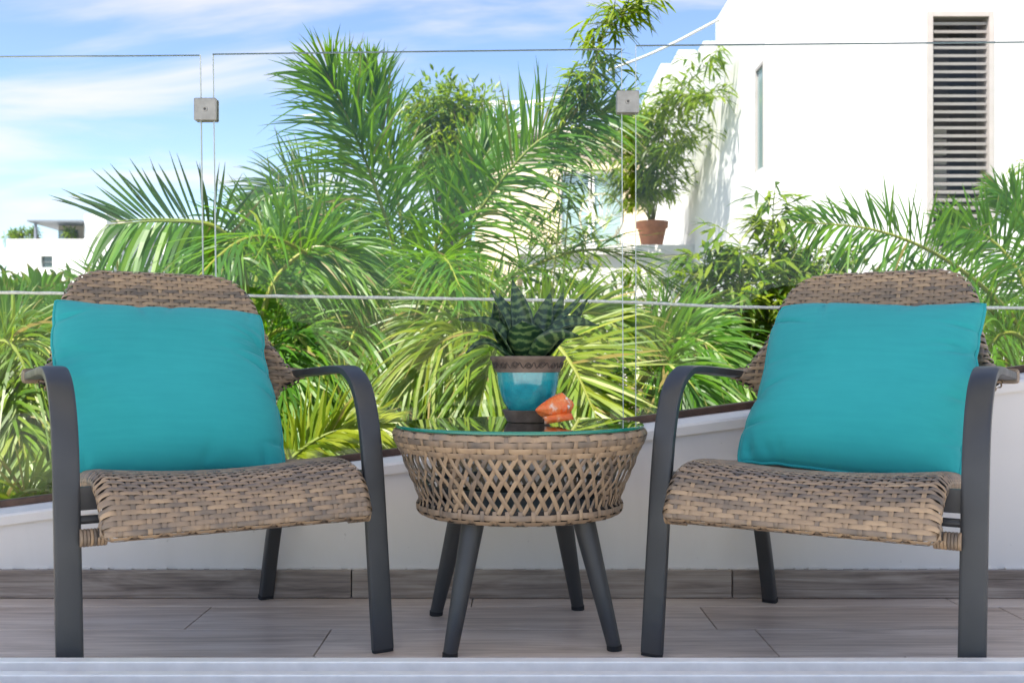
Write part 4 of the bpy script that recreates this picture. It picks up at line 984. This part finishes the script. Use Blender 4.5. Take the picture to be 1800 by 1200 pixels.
# side wall receding from the corner, with a slit window and a stepped parapet
wz0, wz1 = hz(297, 9.2), hz(105, 9.05); g = Geo()
hb(HX, HX + .25, HD, 9.06, -5, TOPZ); hb(HX, HX + .25, 9.06, 9.36, -5, wz0); hb(HX, HX + .25, 9.06, 9.36, wz1, TOPZ)
hb(HX, HX + .25, 9.36, 10.55, -5, TOPZ)
for (a, b, z) in ((10.55, 11.2, hz(20, 10.9)), (11.2, 11.9, hz(98, 11.5)), (11.9, 13.7, hz(112, 12.8)), (13.7, 15.3, hz(118, 14.5))): hb(HX, HX + .25, a, b, -5 if b < 14 else hz(290, 14.1), z)
hb(HX, HX + .25, 15.3, 17.6, -5, hz(150, 16.5)); hb(HX, HX + .25, 13.7, 14.0, -5, hz(290, 14.1) - .001); hb(HX, HX + .25, 14.9, 15.3, -5, hz(290, 14.1) - .001)
g.build('side_wall', 'stucco_white', house)
g = Geo(); hb(HX + .012, HX + .02, 9.062, 9.358, wz0, wz1); w = g.build('side_window', 'window_pale', house)
g = Geo(); hb(HX - .004, HX + .03, 9.061, 9.085, wz0, wz1); hb(HX - .004, HX + .03, 9.335, 9.359, wz0, wz1); hb(HX - .004, HX + .03, 9.086, 9.334, wz1 - .03, wz1 - .001); g.build('window_frame', 'louvre_paint', w)
g = Geo(); hb(HX + .18, HX + .22, 14.0, 14.9, 2.0, hz(290, 14.1)); g.build('side_door', 'frame_grey', house)
g = Geo(); hb(HX + .26, XR, HD + .26, 10.5, TOPZ - .5, TOPZ - .3); g.build('roof', 'concrete_white', house)
# louvre
g = Geo(); hb(lx0 + .001, lx0 + .045, HD - .03, HD + .22, lz0, lz1); hb(lx1 - .045, lx1 - .001, HD - .03, HD + .22, lz0, lz1); hb(lx0 + .046, lx1 - .046, HD - .03, HD + .22, lz1 - .045, lz1 - .001); fr = g.build('louvre_frame', 'louvre_paint', house)
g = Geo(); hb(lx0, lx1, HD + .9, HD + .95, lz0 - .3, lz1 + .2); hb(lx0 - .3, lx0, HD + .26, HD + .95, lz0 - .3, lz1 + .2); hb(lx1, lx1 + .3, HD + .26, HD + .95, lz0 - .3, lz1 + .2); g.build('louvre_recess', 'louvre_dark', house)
ns = 29; sm = None
for k in range(ns):
    z = lerp(lz1 - .085, lz0 + .03, k / (ns - 1))
    if sm is None:
        g = Geo(); M = Matrix.Rotation(R(15), 4, 'X'); g.box((-(lx1 - lx0) / 2 + .047, -.05, -.012), ((lx1 - lx0) / 2 - .047, .05, .012), M=M); o = g.build('slat', 'louvre_paint', fr); sm = o.data
    else: o = bpy.data.objects.new('slat', sm); COL.objects.link(o); o.parent = fr
    o.location = ((lx0 + lx1) / 2 - HX, .06, z + 5)
# things seen through the louvre: white steps
g = Geo()
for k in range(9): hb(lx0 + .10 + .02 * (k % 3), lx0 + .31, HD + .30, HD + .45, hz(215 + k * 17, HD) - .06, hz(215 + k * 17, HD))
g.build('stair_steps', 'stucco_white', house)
sc_ = thing('wall_lamp', 'small beige lamp on the white house wall beside the louvre', 'wall lamp', (hx(1751), HD, hz(347, HD)))
g = Geo(); g.tube([(0, -.002, 0), (0, -.05, 0)], .02, 10); g.build('bracket', 'stucco_beige', sc_)
g = Geo(); g.lathe([(0.0001, -.07), (.03, -.065), (.042, 0), (.03, .065), (0.0001, .07)], 14, c=(0, -.07, 0)); g.build('lamp_shade', 'wire_cream', sc_, smooth=True)
# ------------------------------------------------------------------ terrace with cream house behind
TD = 12.5; tz = hz(430, TD)
ter = thing('terrace', 'white terrace ledge and wall carrying the terracotta pot', 'terrace', (hx(975, TD), TD, -5)); o0 = Vector((hx(975, TD), TD, -5))
g = Geo(); g.box((-.45, 0, tz + 5 - .12), (HX - o0.x - .002, 6.0, tz + 5)); g.build('ledge', 'concrete_white', ter)
g = Geo(); g.box((-.40, .08, 0), (HX - o0.x - .002, .28, tz + 5 - .121)); g.build('retaining_wall', 'concrete_white', ter)
CD = 17.0
cream = thing('cream_house', 'cream house behind the bamboo with glass doors and roof railing', 'house', (hx(850, CD), CD, -5)); c0 = Vector((hx(850, CD), CD, -5))
def cb(gg, px0, px1, py0, py1, y0, y1):   # rectangle seen at this place, between depth offsets
    gg.box((hx(px0, CD) - c0.x, y0, hz(py1, CD) + 5), (hx(px1, CD) - c0.x, y1, hz(py0, CD) + 5))
g = Geo(); cb(g, 835, 985, 255, 1200, .0, 3); cb(g, 985, 1110, 235, 300, .0, 3); cb(g, 985, 1110, 432, 1200, 0, 3); cb(g, 1096, 1125, 300, 432, .0, 3); cb(g, 1110.01, 1180, 235, 1200, .01, 3); g.build('wall', 'stucco_cream', cream)
g = Geo(); cb(g, 828, 1185, 228, 235, -.25, 3.2); g.build('roof_slab', 'stucco_white', cream)
for a, b in ((985, 1038), (1042, 1096)):
    g = Geo(); cb(g, a + 3, b - 3, 303, 430, .12, .14); w = g.build('glass_door', 'window_pale', cream)
    g = Geo(); cb(g, a, a + 3, 300, 432, .05, .2); cb(g, b - 3, b, 300, 432, .05, .2); cb(g, a + 3, b - 3, 300, 303, .05, .2); g.build('door_frame', 'stucco_white', w)
g = Geo(); cb(g, 835, 955, 180, 184, -.1, -.06); rl = g.build('railing', 'stucco_white', cream)
for k in range(16):
    g = Geo(); cb(g, 837 + k * 7.6, 839 + k * 7.6, 184, 228, -.095, -.065); g.build('baluster', 'stucco_white', rl)
# white rear block seen between the fronds
blk = thing('white_outbuilding', 'low white wall of a house seen between the central fronds', 'house', (hx(560, 13), 13, -5)); b0 = Vector((hx(560, 13), 13, -5))
g = Geo(); g.box((hx(560, 13) - b0.x, 0, 0), (hx(828, 13) - b0.x, 3, hz(470, 13) + 5)); g.build('wall', 'stucco_white', blk)
g = Geo(); g.box((hx(555, 13) - b0.x, -.1, hz(470, 13) + 5.001), (hx(833, 13) - b0.x, 3.1, hz(462, 13) + 5)); g.build('roof_edge', 'concrete_white', blk)
# wire chair and terracotta pot on the terrace
wd = 13.2; wc = P(1058, 430, wd); wc.z = tz
ac = thing('wire_chair', 'round cream wire garden chair on the terrace behind the glass', 'chair', wc)
g = Geo(); Rr = .29
hoop = [(Rr * math.cos(2 * math.pi * k / 36), -.10 * math.sin(2 * math.pi * k / 36) + .05, .45 + .30 * math.sin(2 * math.pi * k / 36)) for k in range(37)]
g.tube(hoop, .014, 6, False); hp = g.build('hoop', 'wire_cream', ac, smooth=True)
g = Geo()
for k in range(13):
    a = 2 * math.pi * k / 36 * .5 + math.radians(0); q = hoop[int(k * 1.5)]; g.tube([q, (q[0] * .5, -.10, .46), (0, -.16, .28)], .005, 4, False)
g.build('cords', 'wire_cream', hp)
for s in (-1, 1):
    for yy in (-.2, .2): g = Geo(); g.tube([(s * .24, yy, 0), (s * .20, yy * .6, .30)], .012, 6); g.build('leg', 'wire_cream', ac)
pd = 12.9; pc = P(1146, 430, pd); pc.z = tz
tp = thing('terracotta_pot', 'terracotta pot with bamboo on the terrace ledge', 'flower pot', pc)
g = Geo(); g.lathe([(.0001, 0), (.13, 0), (.185, .26), (.205, .26), (.212, .34), (.19, .34), (.18, .29), (.0001, .28)], 32); g.build('pot_body', 'terracotta', tp, smooth='auto')
bamboo('potted_bamboo', 'bamboo growing from the terracotta pot up against the white house', [
    [(1146, 386, 12.9), (1150, 300, 12.4), (1190, 180, 11.2), (1262, 90, 9.9)], [(1140, 386, 12.9), (1130, 300, 12.8), (1120, 240, 12.7), (1110, 210, 12.6)],
    [(1150, 386, 12.9), (1168, 290, 12.0), (1205, 190, 11.0), (1268, 170, 9.9)], [(1148, 386, 12.9), (1160, 270, 12.2), (1178, 200, 11.6), (1200, 150, 11.0)],
    [(1146, 386, 12.9), (1150, 330, 12.5), (1175, 280, 11.8), (1215, 230, 10.8)], [(1142, 386, 12.9), (1130, 340, 12.7), (1110, 310, 12.6)], [(1146, 386, 12.9), (1140, 300, 12.5), (1150, 230, 12.0), (1165, 180, 11.6)], [(1142, 386, 12.9), (1110, 330, 12.8), (1085, 270, 12.7), (1078, 215, 12.6)], [(1144, 386, 12.9), (1120, 310, 12.8), (1100, 235, 12.7), (1092, 165, 12.6)]],
    25, L=.19, w=.030, branch=.60, nb=46, per=10, start=.15, base=(pc.x, pc.y, tz + .28), group='bamboos around the neighbouring terrace')
# string light from the white house and cable across the sky
g = Geo(); g.tube(spline([P(1060, 128, 12.0), P(1160, 88, 11.5), P(1265, 34, 11.0)], 20), .014, 6); sl = thing('string_light', 'white cord with a bulb hanging from the white house corner', 'string light', P(1265, 34, 11.0))
me = g; me.v = [(p[0] - sl.location.x, p[1] - sl.location.y, p[2] - sl.location.z) for p in me.v]; me.build('cord', 'stucco_white', sl)
g = Geo(); g.lathe([(.0001, -.075), (.018, -.07), (.028, -.05), (.024, -.025), (.014, -.01), (.012, .012), (.0001, .012)], 12); g.build('light_bulb', 'bulb', sl, smooth=True, loc=(.03, 0, -.02))
c1 = P(520, 205, 20); g = Geo(); g.tube([(p - c1) for p in spline([P(520, 205, 20), P(720, 190, 19.5), P(900, 182, 18), P(1000, 168, 17.1)], 20)], .018, 5); tag(g.build('overhead_cable', 'stucco_white', loc=c1), 'pale cable crossing the sky behind the upright frond', 'cable')

# ------------------------------------------------------------------ far white buildings at left
FD = 40.0
fb = thing('apartment_building', 'distant white apartment house with beige penthouse at far left', 'building', (hx(60, FD), FD, -5)); f0 = Vector((hx(60, FD), FD, -5))
def fbx(gg, px0, px1, py0, py1, y0, y1): gg.box((hx(px0, FD) - f0.x, y0, hz(py1, FD) + 5), (hx(px1, FD) - f0.x, y1, hz(py0, FD) + 5))
g = Geo(); fbx(g, 12, 72, 420, 1000, 0, 8); fbx(g, 72, 92, 420, 450, 0, 8); fbx(g, 72, 92, 470, 1000, 0, 8); fbx(g, 92, 200, 420, 1000, 0, 8); g.build('wall', 'stucco_white', fb)
g = Geo(); fbx(g, 73, 137, 388, 419.9, 1.5, 6); g.build('penthouse', 'stucco_beige', fb)
g = Geo(); fbx(g, 137, 176, 372, 419.9, .6, 5); g.build('stair_tower', 'stucco_white', fb)
g = Geo(); fbx(g, 176.1, 192, 374, 419.9, 1.6, 5); g.build('shaded_tower_side', 'stucco_beige', fb)  # tower is white; beige here puts the shade of its side into the colour
g = Geo(); fbx(g, 41, 136.8, 384.5, 387.8, .3, 6); rf = g.build('canopy', 'roof_blue', fb)
g = Geo(); fbx(g, 51.5, 54, 388, 419.8, .4, .55); g.build('post', 'roof_blue', rf)
g = Geo(); fbx(g, 75, 108, 396, 419.8, 1.38, 1.49); w = g.build('window_frame', 'frame_grey', fb)
for a, b in ((77, 91), (93, 106)): g = Geo(); fbx(g, a, b, 398, 419, 1.33, 1.375); g.build('pane', 'window_pale', w)
g = Geo(); fbx(g, 72, 92, 450, 470, .15, .2); w = g.build('window', 'window_glass', fb)
g = Geo(); fbx(g, 72.1, 91.9, 459.3, 460.6, .08, .149); g.build('glazing_bar', 'frame_grey', w)
g = Geo(); fbx(g, 5, 11.9, 413, 434, .1, .2); g.build('side_balcony', 'window_pale', fb)
for i, (px, r) in enumerate(((20, .30), (36, .38), (62, .25), (122, .28))):
    cc = P(px, 412, FD + .8); tree('terrace_plant', ['feathery yellow-green plant at the left end of the distant roof terrace', 'bushy plant on the distant roof terrace left of the canopy post', 'small plant on the distant roof terrace right of the canopy post', 'ochre bush on the distant roof terrace beside the white tower'][i], (cc.x, cc.y, hz(420, FD)), (cc.x, cc.y, hz(408, FD)), (r, r, .25), 60 + i, 260, .22, .05, 'bamboo_leaf', 'plant', 8, 'plants on the distant roof terrace')
f2 = thing('apartment_building', 'distant white apartment block half hidden behind the comb-like frond', 'building', (hx(270, 46), 46, -5)); q0 = Vector((hx(270, 46), 46, -5))
def f2x(gg, px0, px1, py0, py1, y0, y1): gg.box((hx(px0, 46) - q0.x, y0, hz(py1, 46) + 5), (hx(px1, 46) - q0.x, y1, hz(py0, 46) + 5))
g = Geo(); f2x(g, 205, 375, 402, 1000, 0, 8); g.build('wall', 'stucco_white', f2)
g = Geo(); f2x(g, 200, 380, 398, 401.9, -.3, 8); g.build('roof_edge', 'concrete_white', f2)
for px in (225, 265, 305, 340):
    for py in (420, 460): g = Geo(); f2x(g, px, px + 16, py, py + 18, -.06, -.01); g.build('window', 'window_glass', f2)
bpy.context.view_layer.update()

wb = thing('white_box', 'small bright white box hanging among the bamboo beside the cream house', 'box', P(950, 327, 9.0))
g = Geo(); g.bevbox((-.055, -.03, -.04), (.055, .03, .04), .006); o = g.build('box_body', 'stucco_white', wb); o.rotation_euler = (0, R(-35), 0)
g = Geo(); g.tube([(0, 0, .04), (.01, 0, .25), (.0, .02, .5)], .003, 5); g.build('hanging_cord', 'stucco_white', wb)
